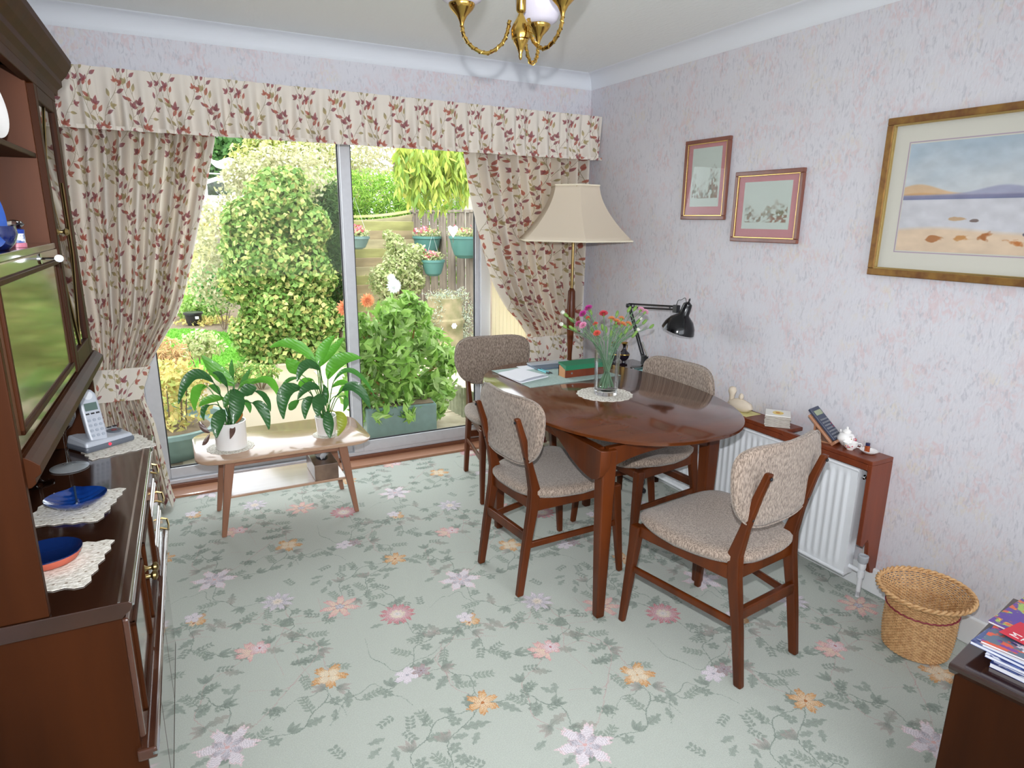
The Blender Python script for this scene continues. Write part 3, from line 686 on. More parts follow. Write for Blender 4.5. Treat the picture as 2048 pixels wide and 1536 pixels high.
# lap panel with scalloped top, facing the house at the end of the garden path
pl = thing('fence_panel', 'horizontal woven lap fence panel with a scalloped top', 'fence', (2.36, 9.45, G), .02)
def scal(u): return 1.74-.10*(1-(2*u-1)**2)      # u along the panel
for k in range(13):
    z0 = .04+k*.128; pts = [(-.93, z0), (.93, z0)]
    n = 13; up = []
    for j in range(n): u = 1-j/(n-1); up.append((-.93+1.86*u, min(z0+.15, scal(u)-.03)))
    if all(q[1] <= z0+.02 for q in up): continue
    up = [(a, max(c, z0+.004)) for a, c in up]
    oo = MB().prism(pts+up, -.006, .006, axis='y').build('slat', M['lapw%d' % (k*2 % 3)], pl); oo.location = (0, -.012+.016*sin(k*2.7), z0); oo.rotation_euler = (radians(15), 0, 0)
    for v_ in oo.data.vertices: v_.co.z -= z0
cap = [(-.95+1.9*u, scal(u)) for u in np.linspace(0, 1, 15)]; cap += [(a, c+.035) for a, c in reversed(cap)]
MB().prism(cap, -.03, .02, axis='y').build('top_rail', M['lapw'], pl)
for sx in (-.95, .95): MB().box(sx-.03, sx+.03, -.03, .03, 0, 1.80).build('post', M['fencew'], pl)
# left far fence panel
pl2 = thing('fence_panel', 'small brown lap fence seen past the left curtain', 'fence', (-.35, 13.0, G), .0)
for k in range(10): MB().box(-1.2, 1.2, -.01-(k % 2)*.012, .005-(k % 2)*.012, .05+k*.14, .21+k*.14).build('slat', M['lapw'], pl2)
for sx in (-1.2, 0, 1.2): MB().box(sx-.04, sx+.04, -.04, .03, 0, 1.5).build('post', M['fencew'], pl2)

# ---- shrubs and trees
def shrub(name, label, cat, loc, blobs, N, size, mt, aspect=.55, jit=.5, stems=5, group=None, extra=None, shell=.45):
    t = thing(name, label, cat, loc, group=group)
    P, Nn = blob(N, blobs, shell); cloud_obj('foliage', leafcloud(P, Nn, size, aspect, jit), mt, t)
    b = MB()
    for k in range(stems):
        q = blobs[k % len(blobs)]; a = k*2.4
        b.tube([(.05*cos(a), .05*sin(a), 0), (q[0]*.5+.04*cos(a), q[1]*.5+.04*sin(a), q[2]*.6), (q[0]+.3*q[3]*cos(a), q[1]+.3*q[4]*sin(a), q[2]+.2*q[5])], [.025, .018, .008], 6)
    if stems: b.build('stem', M['bark'], t)
    if extra: extra(t)
    return t
def rel(px, py, Y, loc):
    p = at(px, py, 1, Y); return (p.x-loc[0], p.y-loc[1], p.z-loc[2])
def flat_leaf_ring(t, cx, cy, cz, R1, n, mt, name='bloom', layers=3, L=.05, W=.018):
    b = MB()
    for q in range(layers):
        for k in range(n):
            a = 2*pi*(k+q*.5)/n; el = .15+q*.45; d = Vector((cos(a)*cos(el), -sin(el)*.9-.1, sin(a)*cos(el))).normalized(); s_ = d.cross(Vector((0, -1, 0))).normalized(); LL = R1*(1-.18*q)
            c = Vector((cx, cy, cz)); b.add([c, c+d*LL*.55+s_*W, c+d*LL, c+d*LL*.55-s_*W], [(0, 1, 2, 3)])
    return b.build(name, mt, t)
c0 = (at(565, 600, 1, 7.9).x, 7.9, G)
big = []
for px, py, r in ((555, 405, .36), (500, 450, .30), (612, 455, .28), (530, 520, .38), (602, 540, .34), (488, 560, .27), (560, 620, .42), (632, 640, .30), (515, 665, .30), (600, 705, .36), (545, 715, .26), (648, 705, .24), (470, 500, .16), (580, 370, .2), (640, 560, .2)):
    q = rel(px, py, 7.9, c0); big.append((*q, r, r*.8, r))
shrub('climbing_shrub', 'large yellow-green leafy shrub in the middle of the garden', 'shrub', c0, big, 26000, .068, M['l_bush'], .7, .7, 9)
c1 = (at(500, 400, 1, 9.2).x, 9.2, G)
shrub('flowering_shrub', 'pale bleached airy shrub behind the big leafy shrub', 'shrub', c1, [(*rel(px, py, 9.2, c1), r, r, r) for px, py, r in ((450, 470, .45), (520, 380, .5), (600, 370, .5), (440, 560, .4), (560, 350, .4), (480, 350, .2))], 7000, .06, M['l_twig'], .6, .8, 5)
c2 = (at(672, 640, 1, 8.9).x, 8.9, G)
shrub('conifer', 'narrow dark green conifer beside the door mullion', 'conifer', c2, [(*rel(px, py, 8.9, c2), r, r, rz) for px, py, r, rz in ((665, 560, .24, .7), (655, 460, .26, .55), (650, 640, .22, .5), (672, 410, .22, .3))], 9000, .07, M['l_dark'], .22, .5, 3)
c3 = (at(740, 400, 1, 10.4).x, 10.4, G)
hb = [(x, 0, z, .42, .4, .42) for x in np.linspace(-1.2, 1.2, 7) for z in (.9, 1.5, 1.95)]
shrub('clipped_hedge', 'bright green clipped hedge rising behind the lap panel', 'hedge', c3, hb, 22000, .10, M['l_hedge'], .16, .7, 6, shell=.3)
def tree(label, px, py, Y, blobs, N, size, mt, trunk=.12, asp=.6, group='trees behind the garden'):
    p = at(px, py, 1, Y); loc = (p.x, Y, G); t = thing('tree', label, 'tree', loc, group=group)
    bl_ = [(bx, by, p.z-G+bz, rx, ry, rz) for bx, by, bz, rx, ry, rz in blobs]; P, Nn = blob(N, bl_, .5); cloud_obj('foliage', leafcloud(P, Nn, size, asp, .6), mt, t)
    MB().tube([(0, 0, 0), (.05, 0, (p.z-G)*.6), (0, 0, p.z-G)], [trunk, trunk*.8, trunk*.4], 8).build('trunk', M['bark'], t)
tree('round dark green tree behind the white greenhouse', 478, 320, 26, [(0, 0, 0, 1.6, 1.4, 1.5), (-1.6, 0, -.3, 1.2, 1, 1.2), (.9, 0, -.6, 1.1, 1, 1.0)], 8000, .24, M['l_tree'])
tree('yellow-green tree rising above the big shrub', 590, 330, 22, [(0, 0, 0, 1.5, 1.2, 1.5), (1.2, 0, -.5, 1.2, 1, 1.2), (-1.0, 0, -.4, 1.1, 1, 1.1)], 7000, .2, M['l_ytree'])
tree('pale twiggy tree seen through the middle of the door', 690, 330, 17, [(0, 0, 0, 1.0, 1, 1.3), (1.1, 0, 0, 1.0, 1, 1.2), (-.7, 0, -.5, .9, 1, 1.0)], 4500, .13, M['l_twig'], asp=.35)
tree('thin brownish tree behind the hedge', 790, 320, 15, [(0, 0, 0, .9, .8, 1.0), (1.0, 0, .1, .9, 1, 1.0)], 3200, .11, M['l_twig'], asp=.3)
tree('broad green tree at the far left of the garden', 330, 330, 34, [(-1, 0, 0, 3, 2, 2.6), (-5, 0, .5, 3, 2, 3)], 5000, .3, M['l_tree'])
tree('tall hazy tree beyond the side fence', 1080, 300, 19, [(0, 0, 0, 2.4, 1.5, 2.2), (3, 0, .4, 2.4, 1.5, 2.6)], 5000, .2, M['l_tree'])
# drooping tree over the fence
p = at(860, 340, 1, 6.7); loc = (4.3, 7.4, G); t = thing('weeping_tree', 'tree with long drooping yellow-green leaves hanging over the side fence', 'tree', loc)
Pn = []
for k in range(150):
    px = rng.uniform(800, 948); top = rng.uniform(270, 345); Y = 6.3+rng.uniform(0, .7); ln = rng.uniform(30, 95)*(1.0 if px > 850 else .8)
    if px > 905: ln *= .6
    a_ = np.array(at(px, top, 1, Y)); b_ = np.array(at(px-4, top+ln, 1, Y-.05))
    for q in np.linspace(0, 1, 16): Pn.append(a_+(b_-a_)*q+rng.normal(0, .018, 3))
Pn = np.array(Pn)-np.array(loc); N = len(Pn)
tt = rng.normal(0, .35, (N, 3))+np.array([0, 0, -1.]); tt /= np.linalg.norm(tt, axis=1)[:, None]; nn = rng.normal(0, .5, (N, 3))+np.array([0, -1., .2]); nn -= (nn*tt).sum(1)[:, None]*tt; nn /= np.linalg.norm(nn, axis=1)[:, None]; ss = np.cross(nn, tt)
Lz = rng.uniform(.09, .16, N)[:, None]; V = np.stack([Pn, Pn+tt*Lz*.45+ss*Lz*.14, Pn+tt*Lz, Pn+tt*Lz*.45-ss*Lz*.14], 1).reshape(-1, 3)
cloud_obj('hanging_leaves', V, M['l_wist'], t)
top = Vector(at(880, 285, 1, 6.7))-Vector(loc)
MB().tube([(0, 0, 0), (.1, .1, 1.5), (.0, 0, 2.2), tuple(top), tuple(top+Vector((-.5, 0, -.05)))], [.07, .06, .05, .03, .015], 8).build('trunk', M['bark'], t)
# variegated shrub in front of the lap panel
c4 = (at(785, 560, 1, 8.3).x, 8.3, G)
shrub('variegated_shrub', 'pale variegated shrub in front of the lap fence panel', 'shrub', c4, [(*rel(px, py, 8.3, c4), r, r, r) for px, py, r in ((800, 530, .24), (770, 560, .22), (820, 560, .2), (790, 490, .14), (785, 620, .24), (776, 470, .07), (830, 510, .16))], 4200, .06, M['l_var'], .5, .7, 5)
# golden flower bed at the left
def bedplant(label, px, py, Y, rx, rz, N, size, mt, asp=.5, group=None, name='bedding_plant'):
    p = at(px, py, 1, Y); t = thing(name, label, 'plant', (p.x, Y, G), group=group)
    P, Nn = blob(N, [(0, 0, p.z-G, rx, rx*.8, rz)], .8); P = P[P[:, 2] > .01]; Nn = Nn[:len(P)]; cloud_obj('foliage', leafcloud(P, Nn, size, asp, .8), mt, t)
    b = MB()
    for k in range(7):
        a = k*.9; b.tube([(.02*cos(a), .02*sin(a), 0), (rx*.6*cos(a), rx*.5*sin(a), p.z-G+rz*.3)], [.005, .003], 5)
    b.build('stem', M['bark'], t)
bedplant('golden yellow feathery plant beside the left curtain edge', 345, 770, 5.7, .28, .20, 1700, .05, M['l_yel'])
bedplant('orange tinted tall grasses growing above the golden plant', 333, 722, 6.3, .20, .20, 900, .08, mat('orange_grass', (216, 170, 110), .8, island=[(222, 190, 140), (204, 166, 120), (218, 208, 156)], transl=.3), .12)
bedplant('pale green fern-like plant behind the glass at the far left', 345, 815, 5.5, .24, .17, 900, .06, leafm('pale_fern', [(190, 206, 128), (160, 186, 96), (206, 214, 160)]), .4)
bedplant('low yellow-green plant between the lawn and the bed', 400, 690, 6.9, .22, .14, 700, .05, M['l_var'])
bedplant('small green clump near the peace lily leaves', 480, 745, 6.9, .26, .10, 900, .045, M['l_bush'])
bedplant('small reddish-leaved clump at the lawn edge behind the big shrub', 415, 648, 11.3, .5, .12, 1200, .07, M['l_yel'])
bedplant('bright green clump left of the big shrub', 440, 570, 10.5, .42, .32, 1800, .08, leafm('mid_green', [(92, 150, 80), (120, 172, 96), (150, 192, 120)]))
bedplant('green clump above the black plant pot', 400, 610, 11.8, .45, .25, 1300, .08, M['l_dahl'])
bedplant('yellow autumnal shrub in front of the greenhouse', 425, 480, 13.5, .62, .55, 2400, .1, M['l_yel'])
bedplant('low green plant on the path edge below the big shrub', 520, 745, 6.6, .2, .07, 500, .05, M['l_bush'])
bedplant('grey-green mat plant creeping over the paving', 590, 690, 8.5, .35, .10, 900, .05, M['l_silver'])
p = at(387, 636, 1, 11.2); t = thing('plant_pot', 'small black plastic plant pot at the far edge of the lawn', 'plant pot', (p.x, 11.2, G))
hh = p.z-G+.09; MB().lathe([(.10, 0), (.125, hh-.03), (.14, hh-.03), (.14, hh)], n=20).build('pot', M['blackm'], t, smooth=40)
MB().box(.02, .07, -.145, -.135, hh-.09, hh-.05).build('label', M['white'], t)
# teal bowl planter near the door at the left
t = thing('bowl_planter', 'wide teal bowl planter outside the left end of the door', 'planter', (-.12, 5.0, G))
MB().lathe([(.26, 0), (.36, .10), (.40, .19), (.42, .20), (.42, .23), (.38, .23), (.36, .18)], n=36).build('bowl', M['tealgrey'], t, smooth=40)
MB().lathe([(.37, .17), (.1, .2)], n=30).build('compost', M['soil'], t)
P, Nn = blob(900, [(0, 0, .27, .30, .30, .08), (.05, 0, .5, .22, .2, .14)], .9); cloud_obj('foliage', leafcloud(P, Nn, .05, .5, .8), M['l_yel'], t)
b = MB()
for k in range(9): a = k*.7; b.tube([(.12*cos(a), .12*sin(a), .18), (.16*cos(a), .16*sin(a), .52)], [.006, .003], 5)
b.build('stem', M['bark'], t)
# dahlia in the square planter
px0, py0 = 1.50, 4.82; t = thing('dahlia_planter', 'tall leafy dahlia plant in a square grey planter outside the door', 'planter', (px0, py0, G), -.12)
b = MB(); b.box(-.27, .27, -.24, .24, 0, .25); b.build('planter_box', M['tealgrey'], t, bevel=.012)
MB().box(-.25, .25, -.22, .22, .251, .257).build('compost', M['soil'], t)
db = [(*rel(px, py, Y, (px0, py0, G)), r, r*.9, r) for px, py, Y, r in ((790, 640, 4.8, .17), (740, 690, 4.75, .17), (850, 690, 4.85, .18), (790, 720, 4.75, .22), (730, 760, 4.75, .16), (860, 770, 4.9, .2), (800, 800, 4.75, .2), (885, 720, 4.95, .14), (720, 650, 4.7, .10), (745, 820, 4.72, .12), (835, 630, 4.8, .11), (690, 700, 4.68, .08), (820, 600, 4.8, .06), (770, 825, 4.62, .09), (820, 822, 4.6, .08), (715, 800, 4.66, .09), (865, 815, 4.8, .10))]
P, Nn = blob(3600, db, .9); cloud_obj('foliage', leafcloud(P, Nn, .10, .42, .8), M['l_dahl'], t)
b = MB()
for k, q in enumerate(db): b.tube([(.10*cos(k*2.1), .08*sin(k*2.1), .3), (q[0]*.7, q[1]*.7, (q[2]+.3)*.55), (q[0], q[1], q[2]+q[5]*.6)], [.010, .008, .004], 6)
b.build('stem', mat('reddish_stem', (150, 110, 60), .7), t)
def dahlia(label, px, py, Y, R1, cols, name='dahlia_flower', lay=5):
    p = at(px, py, 1, Y); t = thing(name, label, 'flower', p, group=None)
    mt = mat(name+'_petals', cols[0], .6, island=cols, transl=.25); b = MB()
    for q in range(lay):
        n = 15-q; el = .1+q*(1.35/lay)
        for k in range(n):
            a = 2*pi*(k+q*.5)/n; d = Vector((cos(a)*cos(el), -sin(el), sin(a)*cos(el))).normalized(); s_ = d.cross(Vector((0, -1, .001))).normalized(); LL = R1*(1-.06*q); c = Vector((0, .01, 0))
            b.add([c, c+d*LL*.6+s_*R1*.16, c+d*LL, c+d*LL*.6-s_*R1*.16], [(0, 1, 2, 3)])
    b.lathe([(R1*.05, -R1*.45), (R1*.30, -R1*.30), (R1*.42, 0), (R1*.3, R1*.3), (R1*.05, R1*.45)], (0, 0, 0), 12)
    b.build('petals', mt, t); e = Vector((px0, py0, G+.9))-p; e = e*.5+Vector((0, 0, -.05))
    MB().tube([(0, .01, 0), (0, .04, -.08), tuple(e)], .005, 6).build('stem', M['l_dahl'], t)
PE = [(244, 184, 140)]+[(240, 168, 120), (230, 140, 100), (248, 196, 150)]
dahlia('salmon dahlia bloom left of the door mullion', 690, 616, 4.7, .068, PE)
dahlia('salmon dahlia bloom right of the door mullion', 735, 601, 4.8, .060, PE)
dahlia('upper white dahlia bloom, half hidden behind the larger one', 783, 556, 4.85, .035, [(240, 240, 246), (228, 230, 240)])
dahlia('large white pompon dahlia bloom above the leaves', 788, 572, 4.8, .062, [(252, 252, 254), (244, 244, 250)], lay=9)
dahlia('pale yellow dahlia bloom beside the chair back', 887, 695, 5.1, .052, [(236, 230, 160), (246, 240, 190)])
# barrel planter
p = at(890, 650, 1, 6.7); t = thing('barrel_planter', 'old stone-coloured barrel planter with trailing silvery plants by the fence', 'planter', (p.x, 6.7, G))
MB().lathe([(.17, 0), (.2, .15), (.215, .18), (.215, .22), (.20, .25), (.205, .5), (.22, .52), (.22, .56), (.20, .58), (.19, .8), (.17, .8)], n=28).build('barrel', mat('mossy_stone', (146, 132, 104), .95, col2=(104, 104, 70), vscale=7, bump=.5), t, smooth=40)
P, Nn = blob(2200, [(0, 0, .82, .26, .22, .07), (-.1, -.12, .55, .1, .08, .3), (.2, -.05, .5, .13, .1, .42)], .9); cloud_obj('foliage', leafcloud(P, Nn, .035, .3, .8), M['l_silver'], t)
flat_leaf_ring(t, -.0, -.26, .52, .035, 6, M['china'], 'white_flower')
# wall baskets on the side fence
def basket(label, px, py, Y, R1, H, ribs, flow, mt=None, half=True, name='wall_basket', group=None):
    p = at(px, py, 1, Y); t = thing(name, label, 'planter', p, group=group)
    b = MB(); n = 36; rings = []
    for r, z in ((R1*.45, -H), (R1*.7, -H*.85), (R1*.88, -H*.45), (R1, -.02), (R1*1.06, -.02), (R1*1.06, .01), (R1*.97, .01), (R1*.9, -.03)):
        ring = []
        for k in range(n):
            a = 2*pi*k/n; q = r*(1+(.025 if ribs and k % 2 else 0)*(z < -.02)); ring.append(Vector((q*cos(a), q*sin(a), z)))
        rings.append(ring)
    b.loft(rings).build('basket', mt or M['teal'], t, smooth=30)
    P, Nn = blob(420, [(0, 0, .05, R1*1.1, R1, .07)], .9); cloud_obj('foliage', leafcloud(P, Nn, .035, .6, .8), M['l_var'], t)
    P, Nn = blob(flow, [(-R1*.2, -.02, .09, R1*.9, R1*.8, .06)], .6); cloud_obj('blooms', leafcloud(P, Nn, .035, .9, .8), M['l_red'], t)
    return t
basket('large ribbed teal wall basket at the right edge of the glass', 930, 474, 7.95, .20, .27, True, 30)
basket('dark teal basket with trailing fuchsias near the fence corner', 854, 474, 8.75, .19, .24, True, 90)
t = basket('small plain teal hanging pot with orange geraniums', 866, 521, 8.2, .15, .20, False, 60)
MB().tube([(-.1, 0, 0), (0, 0, .35), (.1, 0, 0)], .002, 4).build('hanging_wire', M['white'], t)
t = basket('grey hanging pot of pink flowers partly behind the door mullion', 712, 474, 7.8, .15, .14, False, 150, M['tealgrey'])
MB().tube([(-.14, 0, 0), (0, 0, .45), (.14, 0, 0)], .002, 4).build('hanging_wire', M['white'], t)
p = at(906, 462, 1, 7.7); t = thing('garden_ornament', 'white heart-shaped ornament stuck in the large teal basket', 'ornament', p)
MB().prism([(0, -.08), (.06, .0), (.066, .045), (.04, .066), (0, .045), (-.04, .066), (-.066, .045), (-.06, 0)], -.004, .004, axis='y').build('heart', M['china'], t)
MB().tube([(0, 0, -.05), (0, 0, -.14)], .003, 5).build('stick', M['bark'], t)
# low slatted trellis by the patio edge
t = thing('log_edging', 'low row of upright greenish wooden slats beside the paving', 'fence', (2.10, 4.9, G))
b_ = MB().box(-.022, .022, -.008, .008, 0, .26).mesh('slat', mat('mossy_slat', (142, 144, 118), .9, var=.2))
for k in range(24):
    o = bpy.data.objects.new('slat', b_); COL.objects.link(o); o.parent = t; y = -.7+k*.062; o.location = (-y*.07, y, rng.uniform(-.02, .01)); o.rotation_euler = (0, 0, atan2(1, -.07))
MB().box(.006, .022, -.75, .75, .17, .20, RotZ(.07)).build('rail', M['fencew'], t)
# greenhouse with weather vane
GY = 17.0; pa = at(447, 349, 1, GY); t = thing('greenhouse', 'white framed greenhouse with a pitched roof at the end of the garden', 'greenhouse', (pa.x, GY, G))
H_ = pa.z-G; Wd = 1.15; eh = H_-.42; wm = mat('white_painted_metal', (240, 242, 246), .5)
b = MB()
for x in (-Wd, -.4, .4, Wd): b.box(x-.03, x+.03, -.03, .03, 0, eh+ (0 if abs(x) == Wd else .25))
b.box(-Wd, Wd, -.035, .035, eh-.32, eh-.05); b.box(-Wd, Wd, -.03, .03, .6, .66)
for sg in (-1, 1):
    a0 = Vector((0, 0, H_)); a1 = Vector((sg*(Wd+.08), 0, eh-.02)); d = Vector((0, 0, -.09))
    b.add([a0+Vector((0, -.05, 0)), a1+Vector((0, -.05, 0)), a1+d+Vector((0, -.05, 0)), a0+d+Vector((0, -.05, 0)), a0+Vector((0, .05, 0)), a1+Vector((0, .05, 0)), a1+d+Vector((0, .05, 0)), a0+d+Vector((0, .05, 0))],
          [(0, 1, 2, 3), (7, 6, 5, 4), (0, 4, 5, 1), (3, 2, 6, 7), (1, 5, 6, 2), (0, 3, 7, 4)])
b.build('frame', wm, t)
gm = glass_mat('greenhouse_glass', (.86, .9, .9), .1, 1.5)
MB().box(-Wd, Wd, -.004, .004, .66, eh-.32).build('pane', gm, t); MB().prism([(-Wd, eh-.05), (Wd, eh-.05), (0, H_-.06)], -.004, .004, axis='y').build('pane', gm, t)
for sg in (-1, 1):
    MB().add([(0, 0, H_-.01), (sg*(Wd+.06), 0, eh-.04), (sg*(Wd+.06), 2.4, eh-.04), (0, 2.4, H_-.01)], [(0, 1, 2, 3)]).build('roof_pane', gm, t, solid=.01)
    MB().box(sg*Wd-.01, sg*Wd+.01, 0, 2.4, 0, eh-.04).build('side_pane', gm, t)
MB().box(-Wd, Wd, -.02, .02, 0, .6).build('base_panel', wm, t)
t = thing('weather_vane', 'white cockerel weather vane on the greenhouse roof', 'weather vane', (pa.x, GY, pa.z))
cock = [(-.02, .06), (.04, .07), (.10, .12), (.20, .22), (.17, .28), (.23, .34), (.19, .40), (.10, .40), (.05, .33), (.0, .28), (-.09, .26), (-.14, .32), (-.17, .42), (-.20, .46), (-.22, .44), (-.25, .41), (-.21, .38), (-.2, .28), (-.16, .18), (-.10, .12)]
cock = [(-x*1.0, z) for x, z in cock][::-1]
MB().prism([(x, z) for x, z in [(-.34, .44), (-.30, .50), (-.27, .47), (-.25, .40), (-.20, .31), (-.10, .29), (.03, .34), (.12, .38), (.24, .36), (.28, .30), (.22, .27), (.15, .19), (.05, .13), (-.04, .12), (-.14, .15), (-.22, .22), (-.28, .33), (-.30, .40)]], -.012, .012, axis='y').build('cockerel', wm, t)
b = MB(); b.tube([(0, 0, -.05), (0, 0, .14)], .015, 6); b.box(-.35, .35, -.01, .01, -.0, .025); b.prism([(.35, -.05), (.46, .012), (.35, .07)], -.008, .008, axis='y'); b.build('arrow', wm, t)
# neighbouring wall beyond the fence
t = thing('outbuilding', 'grey-brown brick outbuilding rising behind the side fence', 'building', (5.2, 11.0, G), -.25)
MB().box(-.6, 1.6, -1.0, 1.2, 0, 3.3).build('wall', mat('hazy_brick', (168, 166, 156), .9, col2=(150, 140, 128), vscale=5), t)
MB().box(-.75, 1.75, -1.15, 1.35, 3.301, 3.42).build('roof', mat('grey_felt', (120, 122, 126), .9), t)
# ------------------------------------------------------------------ wall unit (left): sideboard and hutch share a frame rotated 1.35 degrees
AU = 0.0235; OU = Vector((-.1265, 1.309, 0))
# local axes: x = outwards into the room, y = along the unit towards the window
sb = thing('sideboard', 'dark mahogany sideboard with moulded top along the left wall', 'sideboard', OU, -AU)
H = .80; LN = 1.085
MB().box(-.455, -.022, .012, LN-.012, .0, H-.035).build('carcass', M['mahog'], sb, bevel=.003)
M['sidew'] = M['mahog']
prof = [(-.46, H-.034), (-.020, H-.034), (-.012, H-.026), (-.004, H-.020), (0, H-.012), (0, H-.004), (-.004, H), (-.46, H)]
top = MB().loft([[Vector((x, y, z)) for x, z in prof] for y in (-.002, LN)]).build('worktop', M['mahog_y'], sb, bevel=.0015)
MB().box(-.004, .0035, .0, LN-.002, H-.0105, H-.006).build('edge_bead', M['chrome'], top)
MB().box(-.0235, -.019, .0, LN-.002, H-.0005, H+.0012).build('edge_bead', M['chrome'], top)
gl = M['mahogg'] = wood('polished_mahogany_front', (82, 50, 36), (62, 36, 26), 'z', .12, .9, scale=9, bump=.01)
# three drawers at the far end, two doors nearer
for k, (z0, z1) in enumerate(((.665, .752), (.565, .655), (.468, .555))):
    off = -.016+k*.005
    d = MB().box(-.03, off, .745, 1.065, z0, z1).build('drawer', gl, sb, bevel=.005)
    MB().box(off-.002, off+.003, .760, 1.05, z0+.012, z1-.012).build('drawer_panel', gl, d, bevel=.003)
    b = MB(); cy = .99
    b.tube([(off, cy-.04, z0+.052), (off+.018, cy-.04, z0+.045), (off+.022, cy-.02, z0+.032), (off+.022, cy+.02, z0+.032), (off+.018, cy+.04, z0+.045), (off, cy+.04, z0+.052)], .0035, 6)
    for q in (-.04, .04): b.lathe([(.009, 0), (.009, .003)], (0, 0, 0), 12, M=Matrix.Translation((off, cy+q, z0+.052)) @ Matrix.Rotation(pi/2, 4, 'Y'))
    b.build('handle', M['antique'], d, smooth=40)
for k, (y0, y1) in enumerate(((.02, .375), (.382, .737))):
    d = MB().box(-.03, -.012, y0, y1, .475, .752).build('door', gl, sb, bevel=.005)
    b = MB()
    for q in ((y0+.035, y0+.045, .51, .72), (y1-.045, y1-.035, .51, .72), (y0+.035, y1-.035, .51, .52), (y0+.035, y1-.035, .71, .72)): b.box(-.013, -.005, *q)
    b.build('panel_moulding', M['mahog'], d, bevel=.002)
    ky = y1-.018 if k == 0 else y0+.018
    MB().lathe([(.010, 0), (.005, .006), (.005, .016), (.012, .022), (.012, .028), (.006, .032)], (0, 0, 0), 16, M=Matrix.Translation((-.012, ky, .66)) @ Matrix.Rotation(pi/2, 4, 'Y')).build('knob', M['antique'], d, smooth=40)
r = MB().box(-.03, .006, .0, LN-.01, .436, .462).build('waist_rail', gl, sb, bevel=.004)
MB().box(-.002, .0095, .0, LN-.012, .445, .452).build('edge_bead', M['chrome'], r)
for k, (y0, y1) in enumerate(((.014, .3775), (.3795, .740), (.742, 1.070))):
    d = MB().box(-.03, -.013, y0, y1, .02, .43).build('door', gl, sb, bevel=.005)
MB().box(-.03, -.0135, .012, LN-.012, 0, .43).build('plinth', M['mahog'], sb, bevel=.003)

# hutch standing on the sideboard, front plane at local x = -.13
hu = thing('display_hutch', 'tall dark mahogany hutch with drop-front writing panel and glass door', 'cabinet', OU+Vector((0, 0, H)), -AU)
F = -.13; HL = 1.04; Bk = -.455; q0 = H
def hb_(x0, x1, y0, y1, z0, z1): return (x0, x1, y0, y1, z0-q0, z1-q0)
MB().box(*hb_(Bk, F+.0, -.0, .018, H+.001, 1.86)).build('side_panel', M['mahog'], hu, bevel=.002)
MB().box(*hb_(Bk, F-.012, HL-.0, HL+.018, H+.001, 1.86)).build('side_panel', M['mahog'], hu, bevel=.002)
MB().box(*hb_(Bk, Bk+.012, .018, HL, H+.001, 1.86)).build('back_panel', M['mahog_w'], hu)
MB().box(*hb_(Bk+.012, F-.014, .70, .716, 1.12, 1.85)).build('partition', M['mahog_w'], hu)
MB().box(*hb_(Bk+.012, F-.004, .018, HL, 1.085, 1.105)).build('bottom_board', M['mahog'], hu)
pf = [(F-.03, 1.045), (F+.004, 1.045), (F+.012, 1.052), (F+.012, 1.062), (F+.022, 1.070), (F+.022, 1.085), (F+.010, 1.096), (F+.002, 1.102), (F-.03, 1.102)]
MB().loft([[Vector((x, y, z-q0)) for x, z in pf] for y in (.019, HL+.03)]).build('lower_moulding', M['mahog'], hu, bevel=.001)
pf = [(F-.04, 1.845), (F+.0, 1.845), (F+.004, 1.86), (F+.016, 1.87), (F+.016, 1.885), (F+.030, 1.90), (F+.044, 1.925), (F+.046, 1.94), (F-.04, 1.94)]
MB().loft([[Vector((x, y, z-q0)) for x, z in pf] for y in (-.02, HL+.05)]).build('cornice', M['mahog'], hu, bevel=.001)
MB().box(*hb_(Bk, F-.03, -.0, HL+.02, 1.861, 1.88)).build('top_board', M['mahog'], hu)
# drop front
M['writing'] = wood('polished_writing_panel', (112, 84, 62), (92, 66, 48), 'z', .13, .9, scale=7, bump=.01)
df = MB().box(*hb_(F-.018, F-.002, .02, .70, 1.112, 1.43)).build('drop_front', M['writing'], hu, bevel=.003)
b = MB()
for y0, y1, z0, z1 in ((.045, .056, 1.135, 1.405), (.652, .663, 1.135, 1.405), (.045, .663, 1.135, 1.146), (.045, .663, 1.394, 1.405)): b.box(F-.003, F+.004, y0, y1, z0-q0, z1-q0)
b.build('panel_moulding', M['mahog'], df, bevel=.002)
b = MB(); Kc = (F+.012, .46, 1.418-q0)
b.lathe([(.012, 0), (.012, .003)], (0, 0, 0), 16, M=Matrix.Translation((F-.002, .46, 1.418-q0)) @ Matrix.Rotation(pi/2, 4, 'Y'))
b.tube([(F, .46, 1.418-q0), (F+.025, .46, 1.418-q0)], .0025, 8)
b.lathe([(.008, -.0012), (.008, .0012)], (0, 0, 0), 20, M=Matrix.Translation((F+.034, .46, 1.418-q0)) @ Matrix.Rotation(pi/2, 4, 'X'), sx=1.1)
b.build('key', M['chrome'], df, smooth=40)
# open niche over it: floor board, shelf, top rail
MB().box(*hb_(Bk+.012, F-.004, .018, .70, 1.43, 1.445)).build('shelf', M['mahog_y'], hu, bevel=.002)
MB().box(*hb_(Bk+.012, F-.014, .018, .70, 1.645, 1.657)).build('shelf', M['mahog'], hu, bevel=.002)
MB().box(*hb_(F-.02, F-.0, .018, HL, 1.82, 1.846)).build('top_rail', M['mahog'], hu, bevel=.002)
